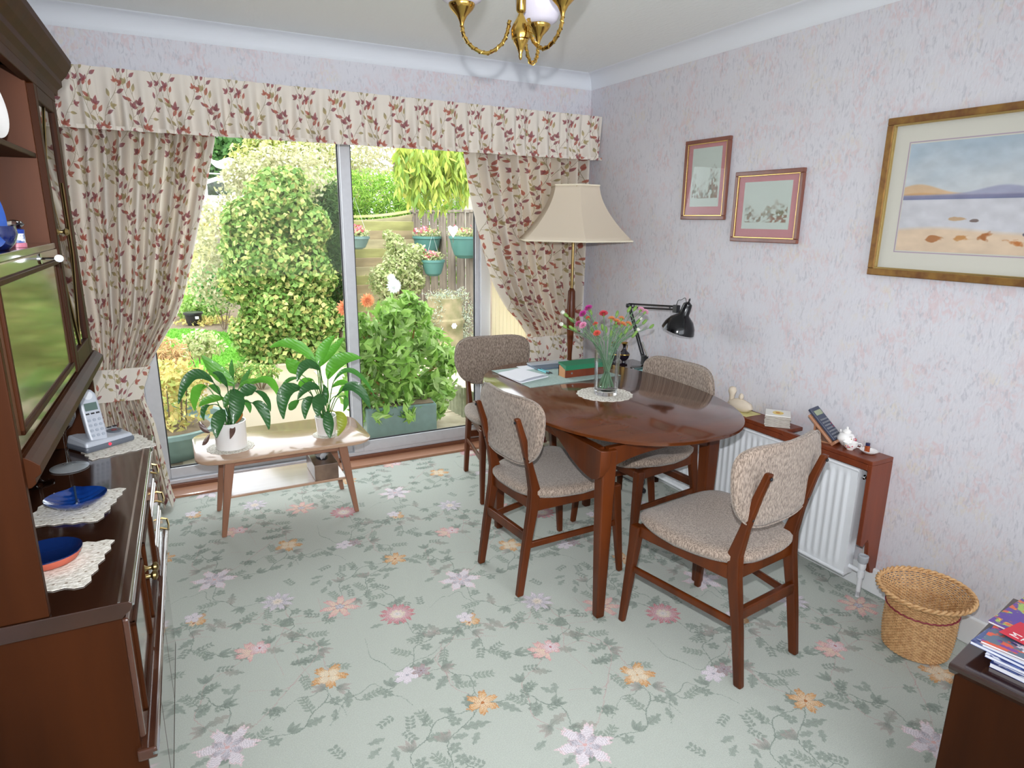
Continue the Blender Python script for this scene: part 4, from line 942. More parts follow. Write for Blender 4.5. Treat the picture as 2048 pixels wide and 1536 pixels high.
# glass door of the far column
gd = thing('x', '', '', (0, 0, 0)); bpy.data.objects.remove(gd)
b = MB()
for y0, y1, z0, z1 in ((.716, .752, 1.105, 1.82), (.985, 1.035, 1.105, 1.82), (.752, .985, 1.105, 1.155), (.752, .985, 1.785, 1.82)): b.box(F-.018, F+.0, y0, y1, z0-q0, z1-q0)
gd = b.build('glass_door', M['mahog'], hu, bevel=.003)
MB().box(F-.012, F-.008, .752, .985, 1.155-q0, 1.785-q0).build('pane', M['cglass'], gd)
b = MB()
for pts in ([(.87, 1.785), (.752, 1.60), (.87, 1.40), (.985, 1.60), (.87, 1.785)], [(.752, 1.60), (.752, 1.4), (.87, 1.155)], [(.985, 1.60), (.985, 1.4), (.87, 1.155)]):
    b.tube([(F-.006, y, z-q0) for y, z in pts], .0022, 5)
b.build('glazing_lead', M['antique'], gd)
MB().lathe([(.008, 0), (.004, .005), (.004, .012), (.010, .017), (.006, .024)], (0, 0, 0), 14, M=Matrix.Translation((F, .735, 1.47-q0)) @ Matrix.Rotation(pi/2, 4, 'Y')).build('knob', M['antique'], gd, smooth=40)
MB().box(*hb_(Bk+.012, F-.02, .716, HL, 1.40, 1.41)).build('shelf', M['mahog'], hu)
MB().box(*hb_(Bk+.012, F-.02, .716, HL, 1.62, 1.63)).build('shelf', M['mahog'], hu)

# ------------------------------------------------------------------ dining table
TZ = .75; tcx, tcy = 1.706, 2.372
tb = thing('dining_table', 'polished dark teak oval dining table in the middle of the room', 'table', (1.63, 2.27, 0))
def P_(x, y): return (x-1.63, y-2.27)
pts = ellipse(.468, .718, 72, 2.35, tcx-1.63, tcy-2.27, -.035)
inn = ellipse(.455, .705, 72, 2.35, tcx-1.63, tcy-2.27, -.035)
mid = ellipse(.462, .712, 72, 2.35, tcx-1.63, tcy-2.27, -.035)
MB().loft([[Vector((x, y, TZ-.022)) for x, y in inn], [Vector((x, y, TZ-.016)) for x, y in pts], [Vector((x, y, TZ-.005)) for x, y in pts], [Vector((x, y, TZ)) for x, y in mid]]).build('tabletop', M['teak_y'], tb, smooth=50)
# folded leaf under the top
lf = ellipse(.43, .60, 60, 2.3, tcx-1.63+.03, tcy-2.27+.02, -.035)
MB().loft([[Vector((x, y, TZ-.040)) for x, y in lf], [Vector((x, y, TZ-.024)) for x, y in lf]]).build('folded_leaf', M['mahog'], tb, smooth=50)
LG = [(1.365, 1.84), (1.90, 1.86), (1.355, 2.70), (1.90, 2.72)]
for x, y in LG:
    MB().leg((x-1.63, y-2.27, 0), (x-1.63, y-2.27, .70), .036, .036, .066, .058).build('leg', M['teak'], tb, bevel=.006)
# apron: straight short rails and bowed side rails dropping into a rounded corner
def apron(p, q, bow, drop0, name='apron'):
    p, q = Vector(P_(*p)), Vector(P_(*q)); d = q-p; nr = Vector((-d.y, d.x)).normalized(); b = MB(); rings = []
    for t in np.linspace(0, 1, 25):
        c = p+d*t+nr*bow*sin(pi*t); h = .045+drop0*abs(2*t-1)**2.2; th = .011
        rings.append([Vector((c.x+nr.x*th, c.y+nr.y*th, TZ-.042)), Vector((c.x-nr.x*th, c.y-nr.y*th, TZ-.042)), Vector((c.x-nr.x*th, c.y-nr.y*th, TZ-.042-h)), Vector((c.x+nr.x*th, c.y+nr.y*th, TZ-.042-h))])
    return b.loft(rings).build(name, M['teak'], tb, smooth=40)
apron((1.345, 1.84), (1.335, 2.70), .0, .05); apron((1.365, 1.835), (1.90, 1.85), 0, .04); apron((1.355, 2.70), (1.90, 2.72), 0, .04); apron((1.90, 1.86), (1.90, 2.72), 0, .02)
# wing brackets at the near left and near right corners
for (cx, cy, sg, nx_) in ((1.352, 1.84, 1, -1), (1.345, 2.70, -1, -1)):
    b = MB(); rings = []
    for t in list(np.linspace(0, .14, 7))+list(np.linspace(.2, 1, 12)):
        y = cy+sg*(-.050+.42*t); hh = (.062+.060*sqrt(max(0, 1-((.14-t)/.14)**2))) if t < .14 else .122*cos((t-.14)/.86*pi/2)**1.35+.004; x = cx+nx_*(.030-.01*t) if t > 0 else cx+nx_*.010
        z1 = TZ-.041; rings.append([Vector((x-1.63-.010, y-2.27, z1)), Vector((x-1.63+.010, y-2.27, z1)), Vector((x-1.63+.010-nx_*0, y-2.27, z1-hh)), Vector((x-1.63-.010, y-2.27, z1-hh))])
    b.loft(rings).build('corner_bracket', M['teak'], tb, smooth=50, bevel=.004)

# ------------------------------------------------------------------ dining chairs
def make_chair(label):
    t = thing('dining_chair', label, 'chair', group='teak dining chairs with tweed seats')
    # local frame: +y is the sitting direction, origin on the floor between the back feet
    for s in (-1, 1):
        prof = [(0, 0), (.0, .0), (.028, .22), (.062, .40), (.066, .47), (.040, .58), (.006, .70), (-.022, .775)]
        prof = [(0, 0), (.028, .20), (.060, .38), (.066, .46), (.042, .56), (.010, .68), (-.020, .772)]
        wid = [.030, .036, .046, .048, .032, .028, .024]; th = [.026, .028, .030, .030, .026, .024, .022]; rings = []
        for (y, z), w_, q in zip(prof, wid, th):
            x = s*(.158-.006*(z/.77)); rings.append([Vector((x-q/2, y-w_/2, z)), Vector((x+q/2, y-w_/2, z)), Vector((x+q/2, y+w_/2, z)), Vector((x-q/2, y+w_/2, z))])
        o = MB().loft(rings).build('leg', M['teak'], t, bevel=.006); o['label'] = 'rear leg running up as a back post'
        b = MB()
        for z, y in ((.755, -.013), (.60, .034)): b.lathe([(.006, 0), (.006, .004), (.003, .006)], (0, 0, 0), 12, M=Matrix.Translation((s*.153, y-.014, z)) @ Matrix.Rotation(pi/2, 4, 'X'))
        b.build('screw', M['blackm'], o)
        o = MB().leg((s*.222, .492, 0), (s*.205, .455, .418), .022, .026, .036, .044).build('leg', M['teak'], t, bevel=.006); o['label'] = 'front leg'
        MB().add([Vector(v) for v in ((s*.145, .06, .365), (s*.165, .06, .365), (s*.165, .06, .42), (s*.145, .06, .42), (s*.190, .46, .375), (s*.212, .46, .375), (s*.212, .46, .418), (s*.190, .46, .418))],
                 [(0, 1, 2, 3), (7, 6, 5, 4), (0, 4, 5, 1), (3, 2, 6, 7), (1, 5, 6, 2), (0, 3, 7, 4)]).build('seat_rail', M['teak'], t, bevel=.004)
        MB().add([Vector(v) for v in ((s*.150, .03, .205), (s*.164, .03, .205), (s*.164, .03, .233), (s*.150, .03, .233), (s*.205, .472, .225), (s*.219, .472, .225), (s*.219, .472, .250), (s*.205, .472, .250))],
                 [(0, 1, 2, 3), (7, 6, 5, 4), (0, 4, 5, 1), (3, 2, 6, 7), (1, 5, 6, 2), (0, 3, 7, 4)]).build('stretcher', M['teak'], t, bevel=.004)
    MB().box(-.150, .150, .022, .046, .235, .275).build('stretcher', M['teak'], t, bevel=.005)
    MB().box(-.150, .150, .052, .074, .37, .415).build('seat_rail', M['teak'], t, bevel=.004); MB().box(-.2, .2, .440, .462, .375, .415).build('seat_rail', M['teak'], t, bevel=.004)
    # seat cushion
    b = MB(); N = 56; rings = []
    def outl(k, ins):
        a = 2*pi*k/N; c, s_ = cos(a), sin(a); e = 2/3.4; x = math.copysign(abs(c)**e, c); y = math.copysign(abs(s_)**e, s_)
        return x*((.240 if y > 0 else .240-.050*abs(y))*(1-ins/.24)), .262+y*.240*(1-ins/.24)
    def zt(x, y): return .452+.016*(x/.22)**2*(.4+.6*(y/.5))+.012*((y-.25)/.24)**2-.022*max(0, (y-.40)/.10)**2
    for ins, dz in ((.035, -.040), (.012, -.040), (.0, -.024), (.0, -.010), (.010, .0), (.035, .006), (.09, .008), (.15, .008), (.20, .008)):
        ring = []
        for k in range(N):
            x, y = outl(k, ins); ring.append(Vector((x, y, zt(x, y)+dz)))
        rings.append(ring)
    b.loft(rings).build('seat', M['fabric'], t, smooth=60)
    # backrest
    b = MB(); rings = []
    def bo(k, ins):
        a = 2*pi*k/N; c, s_ = cos(a), sin(a); e = 2/3.4; x = math.copysign(abs(c)**e, c); z = math.copysign(abs(s_)**e, s_)
        wd = .238-.040*min(1, -z*1.2) if z < 0 else .238-.004*(1-z)
        return x*(wd-ins), .699+z*(.141-ins)
    for ins, dy in ((.03, -.014), (.008, -.014), (.0, -.006), (.0, .006), (.008, .014), (.03, .017), (.08, .018), (.12, .018)):
        ring = []
        for k in range(N):
            x, z = bo(k, ins); yb = .030-.22*(z-.56)*.30+.50*x*x+.018*max(0, (z-.7)/.14)*abs(x/.2)**2
            ring.append(Vector((x, yb+dy, z+.022*(x/.22)**2*(z-.6)/.24)))
        rings.append(ring)
    b.loft(rings[::-1]).build('backrest', M['fabric'], t, smooth=60)
    b = MB(); loop = []
    for k in range(N+1):
        x, z = bo(k % N, -.001); yb = .030-.22*(z-.56)*.30+.50*x*x+.018*max(0, (z-.7)/.14)*abs(x/.2)**2; loop.append((x, yb-.010, z+.022*(x/.22)**2*(z-.6)/.24))
    b.tube(loop, .0028, 6).build('piping', M['fabric'], bpy.data.objects[[c.name for c in t.children if c.name.startswith('backrest')][0]])
    return t
ch = make_chair('dining chair nearest the camera, pulled out beside the white radiator')
ch.location = (1.712, 1.313, 0); ch.rotation_euler = (0, 0, radians(7))
bpy.context.view_layer.update()
dup(ch, (1.140, 2.262, 0), radians(-90+5), 'dining chair at the left long side of the table, back towards the coffee table')
dup(ch, (1.668, 3.452, 0), radians(180-6), 'dining chair at the far end of the table in front of the patio door')
dup(ch, (2.235, 2.40, 0), radians(90+4), 'dining chair pushed under the table from the radiator side')

# ------------------------------------------------------------------ coffee table by the door
cx, cy, cz = .435, 3.365, .415
cf = thing('coffee_table', 'low light-walnut coffee table with a lower shelf beside the patio door', 'table', (cx, cy, 0))
pts = rrect(-.415, .415, -.25, .25, .10, 8); pts2 = [(x*.99, y*.985) for x, y in pts]
MB().loft([[Vector((x, y, cz-.016)) for x, y in pts2], [Vector((x, y, cz-.011)) for x, y in pts], [Vector((x, y, cz-.003)) for x, y in pts], [Vector((x, y, cz)) for x, y in pts2]]).build('tabletop', M['pale_top'], cf, smooth=50)
for sx in (-1, 1):
    for sy in (-1, 1):
        MB().leg((sx*.325, sy*.165, 0), (sx*.265, sy*.155, cz-.017), .022, .022, .048, .040).build('leg', M['pale'], cf, bevel=.004)
for sy in (-1, 1): MB().box(-.285, .285, sy*.155-.011, sy*.155+.011, cz-.062, cz-.017).build('rail', M['pale'], cf, bevel=.003)
for sx in (-1, 1): MB().box(sx*.272-.01, sx*.272+.01, -.145, .145, cz-.055, cz-.017).build('rail', M['pale'], cf, bevel=.003)
MB().box(-.285, .285, -.15, .15, .185, .199).build('shelf', M['pale_top'], cf, bevel=.003)
tx = thing('tissue_box', 'brown marbled tissue box on the coffee table shelf', 'tissue box', (.62, 3.33, .2))
b = MB(); b.box(-.06, .06, -.115, .115, 0, .085); b.build('box', mat('brown_marble_box', (128, 104, 86), .35, col2=(92, 72, 60), vscale=9, coat=.3), tx, bevel=.003)
MB().lathe([(.036, 0), (.036, .001)], (0, 0, .0855), 24, sx=.8, sy=1.5).build('opening', M['blackm'], tx)
b = MB(); rings = []
for z, r, q in ((.084, .025, 0), (.10, .032, .3), (.115, .045, .6), (.125, .05, 1.0)):
    rings.append([Vector((r*.7*cos(a)*(1+.35*sin(a*3+q)), r*1.5*sin(a)*(1+.25*sin(a*5+q)), z+.012*sin(a*4+q))) for a in np.linspace(0, 2*pi, 25)[:-1]])
b.loft(rings).build('tissue', mat('white_tissue', (236, 238, 242), .9, transl=.3), tx, smooth=60)

# ------------------------------------------------------------------ radiator, cover shelf
rc = thing('radiator_shelf', 'reddish-brown wooden radiator shelf with end panel on the right wall', 'shelf', (XR, 1.46, 0))
x0 = -.133; y1 = 1.35
o = MB().box(x0, -.001, 0, .275, .590, .608).build('top_board', M['sapele'], rc, bevel=.003)
MB().box(x0, -.001, .43, y1, .590, .608).build('top_board', M['sapele'], rc, bevel=.003)
MB().box(x0, x0+.020, .275, .43, .590, .608).build('top_board', M['sapele'], rc)
MB().box(x0-.002, x0+.016, .018, y1, .565, .590).build('front_rail', M['sapele'], rc, bevel=.002)
side = [(x0, .590), (x0, .245), (x0+.018, .235), (x0+.045, .262), (x0+.055, .245), (x0+.062, .19), (x0+.075, .15), (x0+.095, .10), (-.001, .088), (-.001, .590)]
MB().prism([(a, c) for a, c in side], 0, .018, axis='y').build('end_panel', M['sapele'], rc, bevel=.002)
MB().prism([(a, c) for a, c in side], y1-.018, y1, axis='y').build('end_panel', M['sapele'], rc, bevel=.002)
rd = thing('radiator', 'white ribbed panel radiator under the wooden shelf', 'radiator', (XR, 1.46, 0))
RX0, RX1, RY0, RY1, RZ0, RZ1 = -.125, -.075, .055, 1.30, .085, .555
b = MB(); n = 34; rings = []
ys = np.linspace(RY0+.03, RY1-.03, n*6+1); bx = []
for j, y in enumerate(ys):
    u = (j/6) % 1; bx.append((RX0+.001-.005*(0.5+0.5*math.tanh(5*sin(2*pi*(u-.25))))*1.0, y))
vs = []; fs = []
lev = [(RZ0, 0), (RZ0+.03, 0), (RZ0+.045, 1), (RZ1-.045, 1), (RZ1-.03, 0), (RZ1, 0)]
for z, a in lev:
    vs.append((RX0-.002, RY0, z))
    for x, y in bx: vs.append(((x if a else RX0-.002), y, z))
    vs.append((RX0-.002, RY1, z))
W = len(bx)+2
for i in range(len(lev)-1):
    for k in range(W-1): fs.append((i*W+k, i*W+k+1, (i+1)*W+k+1, (i+1)*W+k))
b.add(vs, fs).box(RX0+.012, RX1, RY0, RY1, RZ0, RZ1).box(RX0-.002, RX0+.014, RY0-.001, RY0+.001, RZ0, RZ1)
b.tube([(RX0-.0, RY0, RZ1-.004), (RX0-.0, RY1, RZ1-.004)], .008, 8).tube([(RX0, RY0, RZ0+.004), (RX0, RY1, RZ0+.004)], .008, 8)
b.build('panel', M['white'], rd, smooth=40)
MB().lathe([(.011, -.002), (.011, .006), (.006, .006), (.006, .012)], (0, 0, 0), 14, M=Matrix.Translation((RX0+.03, RY0, RZ1-.035)) @ Matrix.Rotation(pi/2, 4, 'X')).build('air_vent', M['chrome'], rd, smooth=40)
b = MB(); vx, vy = RX0+.02, -.015+.055
b.tube([(RX0+.03, RY0+.004, .12), (RX0+.03, .02, .12), (RX0+.03, .002, .12)], .010, 12).tube([(RX0+.03, .002, .012), (RX0+.03, .002, .15)], .0095, 12)
b.lathe([(.014, 0), (.014, .03)], (RX0+.03, .002, .095), 12).lathe([(.013, 0), (.016, .012), (.016, .03)], (RX0+.03, .002, .13), 12)
b.tube([(RX0+.03, .002, .03), (RX0+.03, .002, .005)], .0095, 12)
b.build('valve_pipe', M['white'], rd, smooth=40)
MB().lathe([(.014, 0), (.020, .01), (.021, .034), (.017, .036), (.0165, .030), (.004, .030)], (RX0+.03, .002, .158), 20).build('valve_knob', mat('grey_valve_cap', (172, 176, 182), .4), rd, smooth=40)
# ------------------------------------------------------------------ corner table behind the dining table
sd = thing('corner_table', 'small dark wooden side table in the room corner under the black lamp', 'table', (2.33, 2.96, .0))
MB().box(-.16, .16, -.17, .17, .64, .69).build('tabletop', M['mahog_y'], sd, bevel=.004)
for sx in (-1, 1):
    for sy in (-1, 1): MB().leg((sx*.135, sy*.145, 0), (sx*.135, sy*.145, .64), .024, .024, .034, .034).build('leg', M['mahog'], sd, bevel=.003)
for sy in (-1, 1): MB().box(-.12, .12, sy*.145-.008, sy*.145+.008, .58, .64).build('apron', M['mahog'], sd)
for sx in (-1, 1): MB().box(sx*.135-.008, sx*.135+.008, -.13, .13, .58, .64).build('apron', M['mahog'], sd)

# ------------------------------------------------------------------ low cabinet at the bottom right with the magazines
CX, CY, CZ = 1.585, .712, .48
kb = thing('magazine_cabinet', 'dark mahogany low cabinet at the bottom right corner', 'cabinet', (CX, CY, 0), radians(10))
MB().box(.012, .46, -.62, -.012, .0, CZ-.024).build('carcass', M['mahog'], kb, bevel=.003)
prof = [(.012, CZ-.030), (.006, CZ-.022), (0, CZ-.014), (0, CZ-.006), (.004, CZ), (.47, CZ), (.47, CZ-.030)]
MB().loft([[Vector((x, y, z)) for x, z in prof] for y in (-.64, 0)]).build('top_board', M['mahog_y'], kb, bevel=.002)
MB().box(-.0, .014, -.62, -.012, 0, .05).build('plinth', M['mahog'], kb, bevel=.002)

# ------------------------------------------------------------------ standard lamp in the corner
LX, LY = 2.20, 3.40
fl_ = thing('floor_lamp', 'standard lamp with a flared cream shade in front of the right curtain', 'floor lamp', (LX, LY, 0))
b = MB(); rings = []
m_sh = mat('cream_silk_shade', (238, 226, 206), .85, transl=.3, bump=.15, bscale=300, stretch=(.15, .15, 3))
def shade_r(t):  # t 0 top .. 1 bottom
    return .150+.215*(t**1.7)
corn = 6; rot0 = radians(8)
for t in np.linspace(0, 1, 14):
    r = shade_r(t); ring = []
    for k in range(corn*6):
        a = 2*pi*k/(corn*6); seg = (k % 6)/6; sc = cos(pi/corn)/cos((seg-.5)*2*pi/corn)
        ring.append(Vector((r*sc*cos(a+rot0), r*sc*sin(a+rot0), 1.715-.315*t)))
    rings.append(ring)
sh = MB().loft(rings, cap=False).build('shade', m_sh, fl_, smooth=25, solid=.002)
b = MB()
for t in (0, 1):
    r = shade_r(t); loop = []
    for k in range(corn*6+1):
        a = 2*pi*k/(corn*6); seg = (k % 6)/6; sc = cos(pi/corn)/cos((seg-.5)*2*pi/corn); loop.append((r*sc*cos(a+rot0), r*sc*sin(a+rot0), 1.715-.315*t))
    b.tube(loop, .005, 6)
b.build('trim', mat('cream_braid', (240, 230, 206), .9), sh)
b = MB()
for k in range(3): a = k*2.1; b.tube([(0, 0, 1.66), (.148*cos(a), .148*sin(a), 1.708)], .002, 5)
b.build('shade_carrier', M['brass'], fl_)
MB().tube([(0, 0, .02), (0, 0, .90)], .0115, 12).tube([(0, 0, 1.10), (0, 0, 1.66)], .0095, 12).build('pole', M['antique'], fl_, smooth=40)
MB().lathe([(.012, .60), (.014, .66), (.014, .70), (.022, .84), (.026, .93), (.026, .95), (.022, 1.09), (.014, 1.105), (.010, 1.11)], (0, 0, 0), 20).build('wooden_collar', M['teak'], fl_, smooth=40)
MB().lathe([(.14, .001), (.145, .012), (.12, .025), (.04, .035), (.015, .06)], (0, 0, 0), 32).build('base', M['antique'], fl_, smooth=40)
MB().lathe([(.016, 1.60), (.018, 1.64), (.018, 1.66)], (0, 0, 0), 14).build('lamp_holder', M['china'], fl_)
MB().lathe([(.012, 1.66), (.03, 1.70), (.03, 1.72), (.012, 1.755), (.002, 1.757)], (0, 0, -.05), 16).build('bulb', M['china'], fl_, smooth=60)

# ------------------------------------------------------------------ pictures on the right wall
def frame_pic(name, label, ya, yb, zt, zb, fw_, dep, fm, mount, mm, img, inner, line=None, mtop=None, cat='picture'):
    """ya > yb : far and near edges along the wall"""
    cyy, czz = (ya+yb)/2, (zt+zb)/2; w_ = ya-yb; h_ = zt-zb
    t = thing(name, label, cat, (XR-.002, cyy, czz))
    def ringbox(b, W, H_, t_, x0, x1):
        b.box(x0, x1, -W/2, W/2, H_/2-t_, H_/2).box(x0, x1, -W/2, W/2, -H_/2, -H_/2+t_).box(x0, x1, -W/2, -W/2+t_, -H_/2+t_, H_/2-t_).box(x0, x1, W/2-t_, W/2, -H_/2+t_, H_/2-t_); return b
    ringbox(MB(), w_, h_, fw_, -dep, -.001).build('frame', fm, t, bevel=.003)
    ringbox(MB(), w_-2*fw_+.004, h_-2*fw_+.004, inner[1], -dep+.002, -.006).build('inner_slip', inner[0], t, bevel=.001)
    MB().box(-.008, -.004, -w_/2+fw_, w_/2-fw_, -h_/2+fw_, h_/2-fw_).build('mount', mount, t)
    iw, ih, cz0 = mm; 
    b = MB(); b.add([(-.0095, iw/2, cz0-ih/2), (-.0095, -iw/2, cz0-ih/2), (-.0095, -iw/2, cz0+ih/2), (-.0095, iw/2, cz0+ih/2)], [(0, 1, 2, 3)], [[(0, 0), (1, 0), (1, 1), (0, 1)]])
    b.box(-.0094, -.008, -iw/2, iw/2, cz0-ih/2, cz0+ih/2)
    b.build('artwork', img, t)
    if line: ringbox(MB(), iw+.016, ih+.016, .004, -.0086, -.0078).build('ruled_line', line, t)
    MB().box(-.0125, -.0115, -w_/2+fw_, w_/2-fw_, -h_/2+fw_, h_/2-fw_).build('glazing', M['picglass'], t)
M['picglass'] = glass_mat('picture_glass', (.98, .98, .98), 0, .12)
M['redframe'] = wood('red_brown_frame_wood', (132, 78, 60), (104, 56, 44), 'z', .3, .4)
M['goldslip'] = mat('gilt_slip', (214, 184, 120), .25, .9)
M['goldframe'] = mat('gilt_bamboo_frame', (168, 128, 70), .35, .55, col2=(132, 92, 60), vscale=22, stretch=(1, 1, 1))
rose = mat('rose_mount', (196, 138, 142), .9)
frame_pic('framed_print', 'tall narrow framed print with a rose mount, left of the three pictures', 2.792, 2.476, 1.924, 1.526, .020, .018, M['redframe'], rose, (.205, .29, .012), image_mat('print_a', sketch_picture(3, 300, 200), .9), (M['goldslip'], .006))
frame_pic('framed_print', 'small squarer framed print with a rose mount between the other two pictures', 2.423, 2.029, 1.749, 1.424, .020, .018, M['redframe'], rose, (.275, .215, .006), image_mat('print_b', sketch_picture(9, 220, 280), .9), (M['goldslip'], .006))
frame_pic('framed_painting', 'large gilt-framed lake watercolour with a wide cream mount', 1.673, .86, 1.902, 1.318, .026, .024, M['goldframe'], mat('cream_mount', (214, 212, 200), .9), (.622, .385, .0), image_mat('lake_watercolour', lake_picture(), .9), (M['goldslip'], .008), mat('mauve_line', (180, 164, 178), .9))

# ------------------------------------------------------------------ chandelier
HX, HY = .812, 1.518
cd = thing('chandelier', 'polished brass three-arm ceiling light with frosted glass shades', 'ceiling light', (HX, HY, CH))
zc = 1.957-CH
MB().lathe([(.0005, 1.889-CH), (.003, 1.892-CH), (.0045, 1.898-CH), (.004, 1.903-CH), (.010, 1.918-CH), (.018, 1.930-CH), (.0185, 1.934-CH), (.022, 1.936-CH), (.024, 1.944-CH), (.024, 1.956-CH), (.019, 1.968-CH), (.011, 1.980-CH), (.007, 1.988-CH), (.006, 1.992-CH), (.009, 1.994-CH), (.0115, 1.998-CH), (.012, 2.13-CH), (.008, 2.14-CH), (.006, -.03)], (0, 0, 0), 28).build('body', M['brass'], cd, smooth=35)
MB().lathe([(.010, -.05), (.05, -.02), (.055, -.001)], (0, 0, 0), 28).build('ceiling_rose', M['brass'], cd, smooth=35)
pos = [(.728-.83, 1.62-1.545), (.889-.83, 1.43-1.545), (.945-.83, 1.675-1.545)]
angs = [atan2(y, x) for x, y in pos]; angs = [radians(136.5), radians(136.5+120*1), radians(136.5+240)]
angs = [atan2(1.585-1.545, .692-.83)*1.0, 0, 0]
a0 = radians(163)
M['frost'] = mat('frosted_glass', (232, 228, 236), .25, transl=.45, coat=.4)
for k in range(3):
    a = a0+k*2*pi/3; dx, dy = cos(a), sin(a); R1 = .142
    pts = [(dx*.028, dy*.028, zc+.018), (dx*.033, dy*.033, zc-.008), (dx*.046, dy*.046, zc-.034), (dx*.080, dy*.080, zc-.056), (dx*.116, dy*.116, zc-.046), (dx*.137, dy*.137, zc-.022), (dx*R1, dy*R1, zc+.0)]
    ar = MB().tube(smooth_line(pts, 8), .0042, 8).build('arm', M['brass'], cd, smooth=40)
    b = MB(); sp = smooth_line(pts, 14); n = len(sp)
    tw = []
    for i, p in enumerate(sp):
        t_ = (sp[min(i+1, n-1)]-sp[max(i-1, 0)]).normalized(); q = t_.cross(Vector((dy, -dx, 0))).normalized(); q2 = Vector((dy, -dx, 0)); tw.append(p+(q*cos(i*.9)+q2*sin(i*.9))*.0042)
    b.tube(tw, .0018, 5).build('twist', M['brass'], ar)
    MB().lathe([(.003, 0), (.006, .012), (.012, .024), (.026, .038), (.031, .046), (.031, .050), (.024, .050), (.018, .046)], (dx*R1, dy*R1, zc-.004), 24).build('cup', M['brass'], cd, smooth=35)
    MB().lathe([(.022, .048), (.046, .062), (.058, .088), (.060, .115), (.050, .145), (.040, .165), (.042, .18)], (dx*R1, dy*R1, zc-.006), 28, cap=False).build('glass_shade', M['frost'], cd, smooth=60, solid=.002)

# ------------------------------------------------------------------ wicker basket
wb = thing('wicker_basket', 'tan wicker waste basket on the carpet by the skirting', 'basket', (2.305, 1.155, 0))
wk = mat('tan_wicker', (220, 178, 126), .6, col2=(190, 144, 96), vscale=60, bump=.3)
def brad(z): return .108+.006*sin(z*20)+.018*(z/.2)**2*.6+(.040*max(0, (z-.17)/.075)**1.5)
b = MB(); NS = 44
for j in range(40):
    z = .008+j*.0057; pts = []
    for k in range(NS*2+1):
        a = 2*pi*k/(NS*2); pts.append((cos(a)*(brad(z)+.0022*(1 if (k+j) % 2 else -1)), sin(a)*(brad(z)*.97+.0022*(1 if (k+j) % 2 else -1)), z))
    b.tube(pts, .0030, 4, cap=False)
o = b.build('weave', wk, wb, smooth=60); o['kind'] = 'stuff'
b = MB()
for k in range(NS):
    a = 2*pi*(k+.5)/NS; b.tube([(cos(a)*brad(z), sin(a)*brad(z)*.97, z) for z in (.004, .06, .12, .17, .20, .235)], .0024, 4)
o = b.build('stake', wk, wb); o['kind'] = 'stuff'
for q in (0, 1):
    pts = []
    for k in range(200):
        a = 2*pi*k/199; r = brad(.236)+.004+.005*cos(a*22+q*pi); pts.append((cos(a)*r, sin(a)*r*.97, .236+.005*sin(a*22+q*pi)))
    MB().tube(pts, .0052, 6, cap=False).build('braided_rim', wk, wb, smooth=60)
pts = [(cos(a)*(brad(.168)+.0045), sin(a)*(brad(.168)+.0045)*.97, .168+.0015*sin(a*30)) for a in np.linspace(0, 2*pi, 90)]
MB().tube(pts, .0028, 5, cap=False).build('red_band', mat('dark_red_cane', (140, 40, 60), .6), wb)
MB().lathe([(.105, .002), (.105, .010)], (0, 0, 0), 40).build('base', wk, wb)
# ------------------------------------------------------------------ peace lilies
def lily_leaf(pot, soil, base, mid, tip, wpx, mt, parent, name='leaf', dy=0.0, stem=True):
    Y0 = pot.y
    B, Md, T = Vector(at(*base, 1, Y0+dy*.6)), Vector(at(*mid, 1, Y0+dy)), Vector(at(*tip, 1, Y0+dy*1.3))
    W = wpx/FPX*(Y0*.885+.06)*1.15; ctrl = Md*2-(B+T)*.5; b = MB(); n = 12; L_, R_, C_ = [], [], []
    tocam = (Vector(CAM)-Md).normalized()
    for i in range(n+1):
        t = i/n; p = B*(1-t)**2+ctrl*2*t*(1-t)+T*t*t; d = ((ctrl-B)*(1-t)+(T-ctrl)*t).normalized(); s_ = d.cross(tocam+Vector((0, 0, .35)))
        s_ = s_.normalized() if s_.length > 1e-4 else Vector((1, 0, 0)); nn = s_.cross(d).normalized()
        if nn.z < 0: nn = -nn
        w_ = W*.5*(sin(pi*min(1, (t*.96+.02)))**.75)*(1-.25*t); e = nn*w_*.28
        rip = .12*w_*sin(t*21)
        L_.append(p+s_*w_+e+nn*rip); R_.append(p-s_*w_+e-nn*rip); C_.append(p)
    vs = L_+C_+R_; fs = []
    for i in range(n): fs += [(i, i+1, n+1+i+1, n+1+i), (n+1+i, n+1+i+1, 2*n+2+i+1, 2*n+2+i)]
    b.add(vs, fs)
    # sub-veins are given by the ribbed material; petiole down to the soil
    if stem:
        a = random.uniform(0, 6.28); s0 = pot+Vector((.015*cos(a), .015*sin(a), soil)); up = max(B.z, s0.z+.05)
        m_ = s0.lerp(B, .55)+Vector((0, 0, abs(B.x-s0.x)*.45)); b.tube(smooth_line([s0, m_, B, B.lerp(C_[2], .9)], 5), [.0026]*16, 5)
    o = b.build(name, mt, parent, smooth=70); o.matrix_parent_inverse = Matrix.Translation(-Vector(parent.location)); return o
def leafmat(name, c1, tr):
    mt = mat(name, c1, .32, transl=tr, spec=.5, coat=.25); n = mt.node_tree.nodes; L = mt.node_tree.links
    wv = n.new('ShaderNodeTexWave'); wv.inputs['Scale'].default_value = 28; wv.inputs['Distortion'].default_value = 1.5; wv.bands_direction = 'DIAGONAL'
    t = n.new('ShaderNodeTexCoord'); L.new(t.outputs['Object'], wv.inputs[0]); bp = n.new('ShaderNodeBump'); bp.inputs['Strength'].default_value = .25; bp.inputs['Distance'].default_value = .003
    L.new(wv.outputs['Fac'], bp.inputs['Height']); L.new(bp.outputs[0], n['Principled BSDF'].inputs['Normal']); return mt
